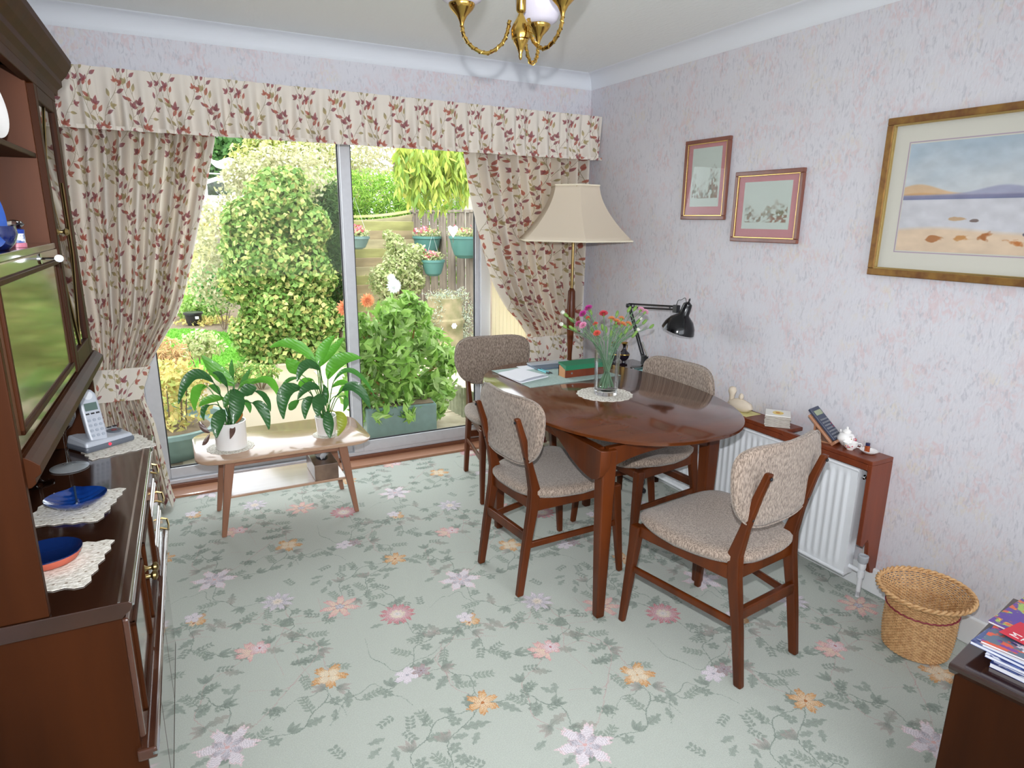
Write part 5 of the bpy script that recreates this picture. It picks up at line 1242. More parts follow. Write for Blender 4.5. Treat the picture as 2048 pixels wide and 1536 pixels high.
LB = leafmat('bright_lily_leaf', (98, 170, 56), .5); LD = leafmat('dark_lily_leaf', (54, 106, 52), .28); LM = leafmat('mid_lily_leaf', (74, 136, 58), .35)
LBR = leafmat('brown_dead_leaf', (104, 78, 70), .2); LY_ = leafmat('yellowing_lily_leaf', (168, 182, 66), .5); LO = leafmat('orange_tip_leaf', (190, 124, 60), .3)
CT = .4155
def lily(pot, R0, R1, HH, label, leaves, mpot):
    t = thing('peace_lily', label, 'potted plant', pot)
    MB().lathe([(R0, 0), (R1, HH*.98), (R1, HH), (R1-.005, HH), (R1-.006, HH-.03)], (0, 0, 0), 40).build('pot', mpot, t, smooth=40)
    MB().lathe([(R1-.006, HH-.032), (.002, HH-.020)], (0, 0, 0), 30).build('compost', M['soil'], t)
    for q in leaves:
        base, mid, tip, w_, mt = q[:5]; lily_leaf(pot, HH-.03, base, mid, tip, w_, mt, t, dy=q[5] if len(q) > 5 else random.uniform(-.07, .07), stem=(len(q) < 7))
    return t
p1 = Vector((.190, 3.305, CT+.004)); p2 = Vector((.648, 3.305, CT+.004))
lily(p1, .071, .0735, .132, 'left peace lily in a wide white pot on the coffee table', [
    ((469, 771), (436, 745), (404, 711), 30, LB, .05), ((426, 764), (384, 752), (357, 808), 22, LD, -.06), ((413, 773), (392, 785), (390, 821), 20, LB, .03), ((449, 797), (420, 799), (398, 813), 17, LB, -.02),
    ((466, 778), (474, 808), (467, 848), 30, LD, -.10), ((480, 791), (497, 780), (513, 776), 27, LD, .02), ((504, 766), (540, 763), (559, 799), 18, LB, .06), ((505, 806), (526, 819), (538, 859), 22, LD, -.05),
    ((509, 782), (531, 795), (541, 823), 13, LD, .03), ((449, 820), (436, 842), (433, 876), 26, LD, -.09), ((420, 810), (407, 820), (408, 841), 11, LD, 0), ((467, 757), (463, 740), (464, 718), 10, LM, .08),
    ((480, 775), (490, 757), (500, 738), 11, LM, .07), ((464, 850), (465, 862), (460, 878), 11, LBR, -.085, 1), ((398, 842), (408, 858), (420, 866), 11, LBR, -.03, 1), ((419, 868), (411, 884), (404, 890), 9, LBR, -.03, 1),
    ((455, 775), (441, 752), (425, 746), 13, LD, -.03), ((478, 775), (500, 764), (530, 762), 14, LB, .05), ((478, 818), (478, 833), (470, 846), 14, LO, -.08, 1), ((462, 780), (455, 800), (448, 815), 16, LM, -.04),
    ((488, 800), (497, 810), (500, 826), 12, LM, .02), ((440, 790), (430, 776), (417, 772), 13, LM, .04)], M['china'])
lily(p2, .046, .056, .098, 'right peace lily in a smaller white pot on the coffee table', [
    ((633, 729), (590, 690), (540, 695), 24, LB, .05), ((638, 733), (646, 700), (669, 671), 24, LB, .04), ((640, 733), (664, 702), (688, 676), 18, LB, .07), ((602, 748), (588, 734), (573, 717), 32, LB, .08),
    ((656, 758), (678, 722), (722, 716), 32, LB, -.02), ((640, 740), (612, 730), (594, 763), 22, LD, -.08), ((684, 782), (714, 776), (741, 818), 24, LD, -.06), ((667, 764), (705, 742), (751, 794), 12, LM, .02),
    ((602, 778), (570, 786), (567, 838), 30, LD, -.05), ((638, 778), (616, 774), (595, 799), 20, LD, -.06), ((626, 795), (613, 808), (610, 838), 20, LD, -.03), ((646, 789), (637, 806), (636, 832), 27, LD, -.10),
    ((655, 822), (657, 848), (660, 876), 23, LD, -.095), ((671, 824), (684, 842), (675, 872), 22, LY_, -.08), ((598, 757), (578, 760), (560, 779), 9, LM, .02), ((690, 792), (692, 806), (687, 823), 12, LM, .03),
    ((664, 775), (683, 765), (700, 770), 13, LB, .05), ((626, 760), (608, 765), (597, 777), 18, LB, .04), ((598, 800), (585, 812), (577, 818), 18, LM, .05), ((648, 770), (652, 790), (650, 812), 14, LD, 0),
    ((676, 790), (690, 776), (694, 800), 12, LB, .06)], M['china'])
def doily(name, label, c, r, mt, n=16, group=None, squash=1.0, rz=0.0, holes=True):
    """scalloped lace mat"""
    t = thing(name, label, 'doily', c, rz, group); b = MB(); pts = []
    for k in range(n*6):
        a = 2*pi*k/(n*6); rr_ = r*(1+.05*abs(sin(a*n/2))); pts.append((rr_*cos(a), rr_*sin(a)*squash))
    b.prism(pts, 0, .0018).build('lace', mt, t)
    if holes:
        b = MB()
        for q, (f, m_) in enumerate(((.92, n*2), (.8, n), (.66, n))):
            for k in range(m_): a = 2*pi*(k+.5)/m_; b.lathe([(r*.026, 0), (r*.026, .0004)], (f*r*cos(a), f*r*sin(a)*squash, .0018), 6)
        o = b.build('eyelet', mat_hole, t); o['kind'] = 'stuff'
    return t
mat_hole = mat('lace_eyelet_shadow', (150, 138, 124), .9)
doily('lace_mat', 'scalloped lace mat under the left peace lily', (.185, 3.31, CT), .105, M['lace'])
doily('lace_mat', 'small scalloped lace mat under the right peace lily', (.648, 3.305, CT), .068, M['lace'])

# ------------------------------------------------------------------ things on the dining table
T0 = TZ+.0004
doily('doily', 'round cream crochet doily under the flower vase', (1.70, 2.325, T0), .122, M['lace'], 18)
vx, vy, vz = 1.705, 2.325, T0+.0022
M['vglass'] = glass_mat('thin_clear_glass', (.99, .995, .995), 0, .55)
vs_ = thing('vase', 'clear straight-sided crystal vase of water on the crochet doily', 'vase', (vx, vy, vz))
MB().lathe([(.050, 0), (.0525, .004), (.058, .205), (.0575, .207), (.0555, .207), (.0505, .030), (.0500, .026)], (0, 0, 0), 40, cap=False).build('vase_body', M['vglass'], vs_, smooth=40)
MB().lathe([(.002, 0), (.0495, .0), (.0502, .005), (.0505, .022), (.044, .025), (.002, .023)], (0, 0, 0), 36).build('thick_base', M['crystal'], vs_, smooth=40)
MB().lathe([(.053, .105), (.0532, .106), (.002, .106)], (0, 0, 0), 36, cap=False).build('water_surface', M['vglass'], vs_)
for k in range(0):
    pass
gs = mat('carnation_stem_green', (96, 128, 98), .6); gb = mat('green_bud', (130, 168, 84), .6, transl=.2); stm = leafm('carnation_leaf', [(112, 148, 100), (134, 164, 118)], .2)
PET = {}
def petm(c):
    k = tuple(c)
    if k not in PET: PET[k] = mat('petal_%02x%02x%02x' % k, c, .6, col2=tuple(min(255, int(v*.8+45)) for v in c), vscale=60, transl=.3)
    return PET[k]
vc = Vector((vx, vy, vz))
def carnation(px, py, dy, col, size, label, group=None, bud=False):
    size *= 1.2; P = Vector(at(px, py, 1, vy+dy)); nm = 'carnation_bud' if bud else 'carnation'
    t = thing(nm, label, 'flower', P, group=group)
    a = random.uniform(0, 6.28); foot = vc+Vector((-.03*(P.x-vx)/.1*.6, .02*sin(a), .030)); foot.x = max(vx-.036, min(vx+.036, foot.x))
    rim = vc+Vector((max(-.046, min(.046, (P.x-vx)*.32)), max(-.04, min(.04, (P.y-vy)*.4)), .205))
    pts = smooth_line([foot-P, rim-P, (rim.lerp(P, .55)+Vector((0, 0, .012)))-P, Vector((0, 0, -.004))], 6)
    MB().tube(pts, .0015, 5).build('stem', gs, t)
    b = MB(); R0 = random.Random(int(px*7+py))
    for q in range(3):
        s0 = Vector(pts[int(len(pts)*(.45+.15*q))]); d = Vector((R0.uniform(-1, 1), R0.uniform(-.6, .6), .9)).normalized(); s_ = d.cross(Vector((0, 1, 0))).normalized(); l_ = R0.uniform(.025, .05)
        b.add([s0, s0+d*l_*.5+s_*.0016, s0+d*l_+Vector((0, 0, -.004)), s0+d*l_*.5-s_*.0016], [(0, 1, 2, 3)])
    b.build('leaf', stm, t)
    dirv = Vector((P.x-vx, P.y-vy, .16)).normalized(); rot = Vector((0, 0, 1)).rotation_difference(dirv).to_matrix().to_4x4()
    if bud:
        MB().lathe([(.001, -.016), (.006, -.010), (.0072, .0), (.006, .011), (.002, .017)], (0, 0, 0), 10, M=rot).build('calyx', gb, t, smooth=60)
        if col: MB().lathe([(.004, .010), (.0095, .019), (.008, .025), (.001, .026)], (0, 0, 0), 10, M=rot).build('petals', petm(col), t, smooth=60)
        return
    MB().lathe([(.001, -.016), (.0045, -.012), (.0055, .0), (.004, .004)], (0, 0, 0), 10, M=rot).build('calyx', gb, t, smooth=60)
    b = MB()
    for q in range(4):
        n = 11; el = .15+q*.38; rr_ = size*(1-.12*q)
        for k in range(n):
            a = 2*pi*(k+.5*q)/n; d = Vector((cos(a)*cos(el), sin(a)*cos(el), sin(el))); s_ = Vector((-sin(a), cos(a), 0)); w_ = rr_*.34
            v = [Vector((0, 0, 0)), d*rr_*.7+s_*w_, d*rr_+s_*w_*.5+Vector((0, 0, .002)), d*rr_*.9, d*rr_-s_*w_*.5-Vector((0, 0, .002)), d*rr_*.7-s_*w_]
            b.add([rot @ x for x in v], [(0, 1, 2, 3), (0, 3, 4, 5)])
    b.build('petals', petm(col), t)
MG, RD, PK, PP, CO, OR, LP = (196, 50, 150), (214, 70, 84), (236, 160, 196), (200, 90, 140), (228, 96, 78), (240, 162, 104), (240, 178, 206)
for q in [(1177, 617, 0, MG, .017, 'magenta carnation with a pale petal edge, highest at the left of the bouquet'), (1166, 628, -.02, MG, .016, 'magenta carnation just below the highest magenta bloom'),
          (1207, 628, -.03, RD, .018, 'red carnation standing alone at the top middle of the bouquet'), (1166, 651, -.04, PK, .016, 'pale pink carnation at the left of the bouquet'), (1157, 648, .0, PP, .014, 'purple-pink carnation half behind the pale pink one'),
          (1176, 636, .03, CO, .010, 'small coral carnation below the magenta blooms'), (1191, 648, .0, CO, .011, 'small coral carnation left of the bouquet centre'), (1194, 667, -.05, CO, .015, 'coral-red carnation lowest in the bouquet'),
          (1223, 638, .0, OR, .016, 'leftmost of the apricot carnations in the bouquet'), (1233, 643, -.02, OR, .016, 'apricot carnation above the half-hidden red one'), (1245, 649, -.03, OR, .017, 'largest apricot carnation in the cluster'),
          (1257, 648, .0, OR, .014, 'rightmost of the apricot carnations'), (1243, 637, .03, OR, .013, 'apricot carnation topmost in the apricot cluster'), (1234, 649, .02, RD, .012, 'red carnation tucked among the apricot blooms'),
          (1282, 620, .03, LP, .016, 'light pink carnation at the upper right of the bouquet'), (1291, 624, .0, LP, .014, 'light pink carnation at the far upper right tip')]:
    carnation(*q[:5], q[5])
for k, (px, py) in enumerate(((1132, 630), (1129, 653), (1276, 643), (1271, 666))): carnation(px, py, [.02, -.02, .02, -.03][k], (238, 240, 226), .01, ['white-tipped bud at the upper left tip of the bouquet', 'white-tipped bud at the lower left tip of the bouquet', 'white-tipped bud at the right below the light pink blooms', 'white-tipped bud lowest at the right of the bouquet'][k], 'white-tipped carnation buds', True)
for k, (px, py) in enumerate(((1143, 640), (1143, 656), (1181, 624), (1258, 619), (1270, 617), (1289, 644), (1303, 653), (1234, 628), (1268, 670), (1222, 667), (1241, 672), (1212, 660), (1252, 662), (1184, 660), (1205, 655), (1228, 655), (1150, 660), (1262, 655))):
    carnation(px, py, [.04, -.03, .03, 0, .04, -.02, .02, .05, -.05, .02, 0][k % 11], None, .01, 'closed green carnation bud among the bouquet stems', 'closed green carnation buds', True)

# mat, papers, pens, folder, letter box
pm = thing('place_mat', 'grey-green fringed cloth mat at the far end of the dining table', 'place mat', (0, 0, 0))
mp_ = [(1.45, 2.575), (1.99, 2.60), (1.93, 2.98), (1.44, 2.965)]; cxm = Vector((1.70, 2.78, T0)); pm.location = cxm
mcl = mat('grey_green_cloth', (176, 196, 190), .9, bump=.6, bscale=200, col2=(160, 184, 178), vscale=90)
MB().prism([(x-cxm.x, y-cxm.y) for x, y in mp_], 0, .002).build('cloth', mcl, pm)
b = MB()
for k in range(70):
    u = k/69; x = 1.45+.54*u-cxm.x; y = 2.575+.025*u-cxm.y; b.box(x-.001, x+.001, y-.012, y, 0, .0015)
o = b.build('fringe', mcl, pm); o['kind'] = 'stuff'
pap = mat('white_paper', (238, 240, 246), .8)
def sheet(name, label, pts, z, th=.0012, mt=pap, cat='paper', parts=None):
    c = sum((Vector((x, y)) for x, y in pts), Vector((0, 0)))/len(pts); t = thing(name, label, cat, (c.x, c.y, z))
    MB().prism([(x-c.x, y-c.y) for x, y in pts], 0, th).build(parts or 'page', mt, t); return t, c
t, c = sheet('writing_pad', 'white writing pad with a curling cover near the table edge', [(1.436, 2.881), (1.445, 2.655), (1.635, 2.715), (1.585, 2.93)], T0+.0025, .004, parts='pages')
b = MB(); A_ = Vector((1.445-c.x, 2.655-c.y, 0)); B_ = Vector((1.635-c.x, 2.715-c.y, 0)); C_ = Vector((1.585-c.x, 2.93-c.y, 0)); D_ = Vector((1.436-c.x, 2.881-c.y, 0)); vs = []; fs = []
for i in range(9):
    u = i/8
    for j in range(7):
        v = j/6; p = (A_*(1-u)+B_*u)*(1-v)+(D_*(1-u)+C_*u)*v; vs.append(p+Vector((0, 0, .005+.012*max(0, 1-v*3)**2*(.4+.6*sin(u*3))+.001*sin(u*9))))
for i in range(8):
    for j in range(6): fs.append((i*7+j, (i+1)*7+j, (i+1)*7+j+1, i*7+j+1))
b.add(vs, fs).build('cover_sheet', pap, t, smooth=60)
t, c = sheet('note_sheet', 'loose white note sheet lying beyond the writing pad', [(1.60, 2.99), (1.60, 2.90), (1.70, 2.90), (1.70, 2.99)], T0+.0022)
def pen(label, a, b_, z, col, nib):
    a, b_ = Vector(a), Vector(b_); c = (a+b_)/2; t = thing('pen', label, 'pen', (c.x, c.y, z)); d = (b_-a); d = Vector((d.x, d.y, 0))
    MB().tube([-d/2, d*.30], .0042, 8).build('barrel', mat('pen_barrel_'+nib, col, .3), t, smooth=40); MB().tube([d*.30, d*.44, d*.5], [.0044, .003, .001], 8).build('nib', M['blackm'], t, smooth=40)
pen('turquoise ballpoint pen lying beside the writing pad', (1.662, 2.905), (1.668, 2.757), T0+.0065, (90, 196, 204), 'a')
pen('teal pen with dark tip next to the turquoise pen', (1.678, 2.90), (1.687, 2.762), T0+.0065, (60, 150, 160), 'b')
fo = thing('folder', 'slim silver and blue-grey folder on the far end of the table', 'folder', (1.79, 2.93, T0+.0022), -.05)
MB().box(-.13, .13, -.07, .05, 0, .010).build('cover', mat('blue_grey_card', (96, 112, 128), .5), fo, bevel=.002); MB().box(-.13, .11, .0, .055, .0102, .016).build('leaflet', mat('silver_grey_card', (176, 182, 188), .35), fo)
bx_ = thing('letter_box', 'reddish wooden box with a green lid edge behind the vase', 'box', (1.82, 2.69, T0+.0022), .0)
wd = M['sapele']
MB().box(-.12, .12, -.034, -.026, 0, .055).build('front_board', wd, bx_, bevel=.001); MB().box(-.12, -.112, -.026, .036, 0, .055).box(.112, .12, -.026, .036, 0, .055).build('end_board', mat('pale_end_grain', (196, 140, 92), .5), bx_)
MB().box(-.12, .12, .030, .036, 0, .055).build('back_board', wd, bx_); MB().add([(-.121, -.036, .038), (.121, -.036, .038), (.121, -.036, .062), (-.121, -.036, .062), (-.121, .038, .07), (.121, .038, .07), (.121, .038, .063), (-.121, .038, .063)],
    [(0, 1, 2, 3), (3, 2, 5, 4), (7, 6, 1, 0), (4, 5, 6, 7), (1, 6, 5, 2), (0, 3, 4, 7)]).build('lid', mat('green_card', (36, 120, 84), .5), bx_)
MB().lathe([(.005, 0), (.005, .002)], (0, 0, 0), 12, M=Matrix.Translation((-.085, -.034, .022)) @ Matrix.Rotation(pi/2, 4, 'X')).build('brass_stud', M['chrome'], bx_)

# ------------------------------------------------------------------ corner table things
CTZ = .6905
dl = thing('desk_lamp', 'black anglepoise desk lamp on the corner side table', 'desk lamp', (2.355, 2.855, CTZ))
bp_ = Vector((2.355, 2.855, CTZ))
MB().lathe([(.075, 0), (.078, .006), (.074, .016), (.02, .022), (.012, .03), (.012, .055)], (0, 0, 0), 32).build('base', M['black'], dl, smooth=35)
el = Vector(at(1258, 611, 0, 2.36))-bp_; cl = Vector(at(1352, 616, 0, 2.33))-bp_
def arm(a, b_, nm):
    b = MB(); d = (b_-a).normalized(); s_ = Vector((0, -d.z, d.y)).normalized()*.010
    for q in (-1, 1): b.tube([a+s_*q, b_+s_*q*.8], .0052, 6)
    for q in (.12, .88): m_ = a.lerp(b_, q); b.tube([m_-s_*1.2, m_+s_*1.2], .0045, 6)
    return b.build(nm, M['blackm'], dl, smooth=40)
j0 = Vector((0, 0, .05)); arm(j0, el, 'lower_arm')
MB().box(-.016, .016, -.014, .014, .03, .085).build('base_bracket', M['blackm'], dl, bevel=.004)
MB().tube([j0+Vector((.006, -.02, .03)), j0.lerp(el, .35)+Vector((.006, -.024, 0))], .006, 8).build('spring', M['chrome'], dl)
arm(el, cl, 'upper_arm')
MB().lathe([(.016, -.010), (.018, -.006), (.018, .006), (.016, .010)], tuple(el), 16).build('elbow_joint', M['blackm'], dl, smooth=40)
MB().box(-.012, .012, -.020, .014, -.024, .016, Matrix.Translation(cl)).build('clamp', M['blackm'], dl, bevel=.003)
hp = Vector(at(1358, 655, 0, 2.31))-bp_; tp = Vector(at(1376, 608, 0, 2.33))-bp_; ax = (hp-tp).normalized(); rm = Vector((0, 0, -1)).rotation_difference(ax).to_matrix().to_4x4()
Mh = Matrix.Translation(tp) @ rm
MB().lathe([(.004, .012), (.012, .006), (.022, .0), (.024, -.01), (.026, -.055), (.031, -.062), (.060, -.085), (.078, -.115), (.085, -.140), (.086, -.148), (.083, -.146), (.074, -.112), (.05, -.085), (.024, -.066)], (0, 0, 0), 36, cap=False, M=Mh).build('lamp_head', M['black'], dl, smooth=45)
MB().lathe([(.003, .010), (.005, .022), (.002, .03)], (0, 0, 0), 10, M=Mh).build('switch', M['blackm'], dl)
MB().lathe([(.012, -.06), (.026, -.09), (.026, -.11), (.010, -.13), (.001, -.131)], (0, 0, 0), 16, M=Mh).build('bulb', M['china'], dl, smooth=60)
MB().tube(smooth_line([cl+Vector((0, 0, .01)), cl+Vector((0, -.012, .040)), cl+Vector((0, -.035, .046)), cl.lerp(tp, .75)+Vector((0, 0, .035)), tp+Vector((0, .01, -.01))], 6), .0016, 6).build('cable', M['blackm'], dl)
ew = thing('ewer', 'small black and gold ornamental ewer beside the desk lamp', 'ornament', (2.335, 3.02, CTZ), radians(30))
mbl = mat('black_cobalt_glaze', (28, 20, 34), .12, coat=.8)
MB().lathe([(.022, 0), (.024, .006), (.012, .012), (.010, .022), (.026, .038), (.034, .058), (.032, .070), (.016, .084), (.009, .098), (.009, .112), (.012, .120)], (0, 0, 0), 28).build('body', mbl, ew, smooth=50)
b = MB(); b.tube(smooth_line([(.010, 0, .108), (.034, 0, .118), (.044, 0, .100), (.034, 0, .072)], 5), .0024, 6); b.build('handle', M['brass'], ew, smooth=40)
MB().tube(smooth_line([(0, 0, .118), (-.012, 0, .122), (-.024, 0, .132)], 4), [.010]*4+[.008]*3+[.005, .004], 8).build('spout', M['brass'], ew, smooth=40) if False else MB().lathe([(.010, .118), (.014, .126), (.019, .132)], (0, 0, 0), 20, cap=False, sx=1.5).build('spout', M['brass'], ew, smooth=40, solid=.001)
MB().lathe([(.0345, .060), (.0348, .063), (.0335, .066)], (0, 0, 0), 28, cap=False).build('gold_band', M['brass'], ew, smooth=40)
ew2 = dup(ew, (2.29, 3.055, CTZ), radians(200), 'second black ornamental ewer half hidden behind the bouquet vase')
tb_ = thing('tin_box', 'small turquoise tin box at the near edge of the corner table', 'box', (2.385, 2.80+.0, CTZ), .15)
MB().box(-.045, .045, -.006, .006, 0, .001).build('x', M['teal'], tb_) if False else None
b = MB(); b.box(-.035, .035, -.0, .028, 0, .020); tb_.location = (2.30, 2.80, CTZ); b.build('box_body', mat('turquoise_tin', (90, 170, 170), .3, col2=(200, 220, 220), vscale=60), tb_, bevel=.003)
MB().box(-.037, .037, -.002, .030, .020, .026).build('lid', mat('dark_green_lid', (40, 90, 88), .3), tb_, bevel=.002)
sn = thing('spectacle_case', 'dark flat spectacle case lying by the lamp base', 'case', (2.42, 2.82, CTZ), .9)
MB().lathe([(.02, 0), (.028, .008), (.026, .016), (.01, .02)], (0, 0, 0), 24, sx=2.2).build('case', M['black'], sn, smooth=60)

# ------------------------------------------------------------------ things on the radiator shelf
SZ = .6085
bd_ = thing('bird_ornament', 'cream shell-like duck ornament at the far end of the radiator shelf', 'ornament', (2.44, 2.21, SZ), radians(95)); bd_.scale = (1.3,)*3
bm = mat('cream_bisque', (222, 208, 188), .6, transl=.1)
MB().lathe([(.002, 0), (.022, .004), (.030, .018), (.026, .034), (.010, .046), (.002, .048)], (0, 0, 0), 24, sx=1.9, sy=.9).build('body', bm, bd_, smooth=60)
MB().lathe([(.006, 0), (.009, .02), (.011, .035), (.016, .048), (.012, .062), (.002, .066)], (.040, 0, .022), 16).build('head', bm, bd_, smooth=60)
MB().lathe([(.002, 0), (.010, .01), (.008, .022), (.001, .028)], (-.002, 0, .042), 12).build('wing_tip', bm, bd_, smooth=60)
bs_ = sheet('yellow_card', 'yellow and green edged card under the duck ornament', [(2.39, 2.12), (2.49, 2.12), (2.49, 2.30), (2.39, 2.30)], SZ-.0004, .0008, mat('yellow_card', (222, 214, 150), .7), 'card')
cm = mat('cork_backed_coaster', (214, 208, 200), .6, col2=(190, 184, 176), vscale=40)
cth = .0050
for k in range(9):
    top_ = k == 8; z = SZ+k*(cth+.0012); rz = radians(42+random.uniform(-3, 3))
    lab = 'topmost coaster of the stack, printed with a yellow flower' if top_ else 'plain pale square coaster lying in the stack below the flower one'
    t = thing('coaster', lab, 'coaster', (2.428, 1.972, z), rz, 'coasters stacked on the radiator shelf')
    MB().box(-.053, .053, -.053, .053, 0, .0016).build('cork_base', M['soil'], t)
    MB().box(-.054, .054, -.054, .054, .0016, cth+.0008).build('tile', cm if not top_ else mat('white_coaster', (236, 234, 228), .4), t, bevel=.001)
    if top_:
        MB().lathe([(.030, 0), (.030, .0004)], (0, 0, cth+.0009), 24, sy=.8).build('flower_print', mat('yellow_flower_print', (228, 190, 70), .5, col2=(236, 214, 140), vscale=60), t)
        MB().lathe([(.010, 0), (.010, .0004)], (.002, 0, cth+.0014), 16).build('flower_eye', mat('orange_eye', (206, 130, 60), .5), t)
# calculator on its wooden stand
st = thing('calculator_stand', 'small sloping wooden stand on the radiator shelf', 'stand', (2.440, 1.705, SZ), radians(14))
tl = Matrix.Rotation(radians(43), 4, 'X')
# local: +y goes up the slope, board tilted back
TM = Matrix.Translation((0, -.03, .012)) @ tl
MB().box(-.052, .052, .0, .145, -.010, .0, TM).build('board', M['oakp'], st, bevel=.002); MB().box(-.052, .052, -.012, .0, -.010, .016, TM).build('lip', M['oakp'], st, bevel=.002)
MB().box(-.04, .04, .048, .056, -.0, .082).build('prop', M['oakp'], st); MB().box(-.04, .04, -.025, .056, .0, .006).build('foot', M['oakp'], st)
ca = thing('calculator', 'dark blue pocket calculator leaning on the wooden stand', 'calculator', (2.440, 1.705, SZ), radians(14))
cb = mat('dark_blue_plastic', (58, 64, 84), .4)
MB().box(-.040, .040, .002, .165, .0008, .013, TM).build('case', cb, ca, bevel=.003)
MB().box(-.030, .030, .125, .148, .0128, .0140, TM).build('display', mat('lcd_green', (150, 158, 128), .25), ca)
km = mat('grey_key', (120, 122, 130), .5); kr = mat('maroon_key', (130, 60, 84), .5)
kme = MB().box(-.0045, .0045, -.0035, .0035, 0, .003, Matrix.Identity(4)).mesh('key', km); kmr = MB().box(-.0045, .0045, -.0035, .0035, 0, .003).mesh('key', kr)
for r in range(7):
    for c in range(5):
        o = bpy.data.objects.new('key', kmr if (r in (3, 4) and c == 4) else kme); COL.objects.link(o); o.parent = ca; o.matrix_local = TM @ Matrix.Translation((-.027+c*.0135, .014+r*.0145, .013))
# miniature tea set
rosep = mat('rose_decoration', (190, 50, 90), .4, island=[(200, 60, 90), (170, 40, 110), (226, 160, 90), (110, 140, 80), (200, 90, 120)])
def decor(parent, c, r, zz, a0, n=10, sp=.35, seed=0):
    R0 = random.Random(seed); b = MB()
    for k in range(n):
        a = a0+R0.uniform(-sp, sp); z = zz+R0.uniform(-.004, .004); q = R0.uniform(.0012, .0024); p = Vector((c[0]+r*cos(a), c[1]+r*sin(a), c[2]+z)); b.lathe([(q, -q*.6), (q*1.2, 0), (q, q*.6)], tuple(p), 6)
    b.build('rose_decoration', rosep, parent)
tp_ = thing('teapot', 'miniature white china teapot with rose decoration', 'teapot', (2.462, 1.645, SZ), radians(60)); tp_.scale = (1.45,)*3
MB().lathe([(.012, 0), (.014, .003), (.024, .014), (.025, .022), (.018, .034), (.009, .037), (.009, .039), (.013, .040), (.006, .047), (.003, .048), (.004, .053), (.001, .055)], (0, 0, 0), 28).build('body', M['china'], tp_, smooth=45)
MB().tube(smooth_line([(.020, 0, .014), (.034, 0, .020), (.040, 0, .034)], 5), [.005]*4+[.0035]*4+[.003]*3, 8).build('spout', M['china'], tp_, smooth=50)
MB().tube(smooth_line([(-.020, 0, .030), (-.036, 0, .034), (-.036, 0, .016), (-.022, 0, .012)], 5), .0018, 6).build('handle', M['china'], tp_, smooth=50)
decor(tp_, (0, 0, 0), .0255, .022, radians(215), 14, .5, 1)
cu = thing('cup', 'miniature white china cup with a red rose in front of the teapot', 'cup', (2.425, 1.597, SZ), radians(-40)); cu.scale = (1.3,)*3
MB().lathe([(.010, 0), (.011, .003), (.019, .010), (.022, .022), (.0225, .024), (.021, .024), (.017, .012), (.002, .006)], (0, 0, 0), 28).build('body', M['china'], cu, smooth=45)
MB().tube(smooth_line([(.019, 0, .020), (.032, 0, .020), (.030, 0, .008), (.017, 0, .009)], 5), .0016, 6).build('handle', M['china'], cu, smooth=50)
decor(cu, (0, 0, 0), .0205, .014, radians(240), 12, .5, 2)
ds = thing('trinket_dish', 'small white oval china dish near the end of the radiator shelf', 'dish', (2.455, 1.535, SZ), radians(90))
MB().lathe([(.018, 0), (.024, .004), (.032, .012), (.031, .013), (.024, .006), (.002, .004)], (0, 0, 0), 32, sx=1.15).build('dish', M['china'], ds, smooth=45)
bo_ = thing('medicine_bottle', 'tiny amber glass bottle with a dark cap standing in the trinket dish', 'bottle', (2.450, 1.540, SZ+.0055))
MB().lathe([(.010, 0), (.0105, .002), (.0105, .022), (.006, .026)], (0, 0, 0), 20).build('bottle_body', mat('amber_glass', (150, 66, 20), .1, coat=.6), bo_, smooth=45); MB().lathe([(.0085, .026), (.0085, .036), (.006, .037)], (0, 0, 0), 20).build('cap', mat('navy_cap', (34, 32, 70), .3), bo_, smooth=40)

# ------------------------------------------------------------------ things on the sideboard and in the hutch
HB = .8008
def uv_(u, v, z=HB): return OU+Vector((sin(AU)*u+cos(AU)*v, cos(AU)*u-sin(AU)*v, z))
def lacecloth(label, u, v, w_, h_, rz, n=9):
    t = thing('lace_cloth', label, 'doily', uv_(u, v), rz); pts = []
    for (x0, y0), (x1, y1) in zip([(-w_, -h_), (w_, -h_), (w_, h_), (-w_, h_)], [(w_, -h_), (w_, h_), (-w_, h_), (-w_, -h_)]):
        for k in range(n): q = k/n; wob = .0035*(1 if k % 2 else -1); pts.append((x0+(x1-x0)*q+(wob if y0 != y1 else 0), y0+(y1-y0)*q+(wob if x0 != x1 else 0)))
    MB().prism(pts, 0, .0016).build('lace', M['lace'], t)
    b = MB()
    for a_ in np.linspace(-.8, .8, 7):
        for c_ in np.linspace(-.8, .8, 5):
            if max(abs(a_), abs(c_)) > .55: b.lathe([(.003, 0), (.003, .0003)], (a_*w_, c_*h_, .0016), 6)
    o = b.build('eyelet', mat_hole, t); o['kind'] = 'stuff'
    return t
lacecloth('lace cloth under the cordless telephone', 1.00, -.10, .092, .085, .35)
lacecloth('lace cloth under the blue leaf-shaped dish', .53, -.152, .085, .10, -.25)
lacecloth('lace cloth under the blue and terracotta oval dish', .205, -.15, .085, .10, -.2)
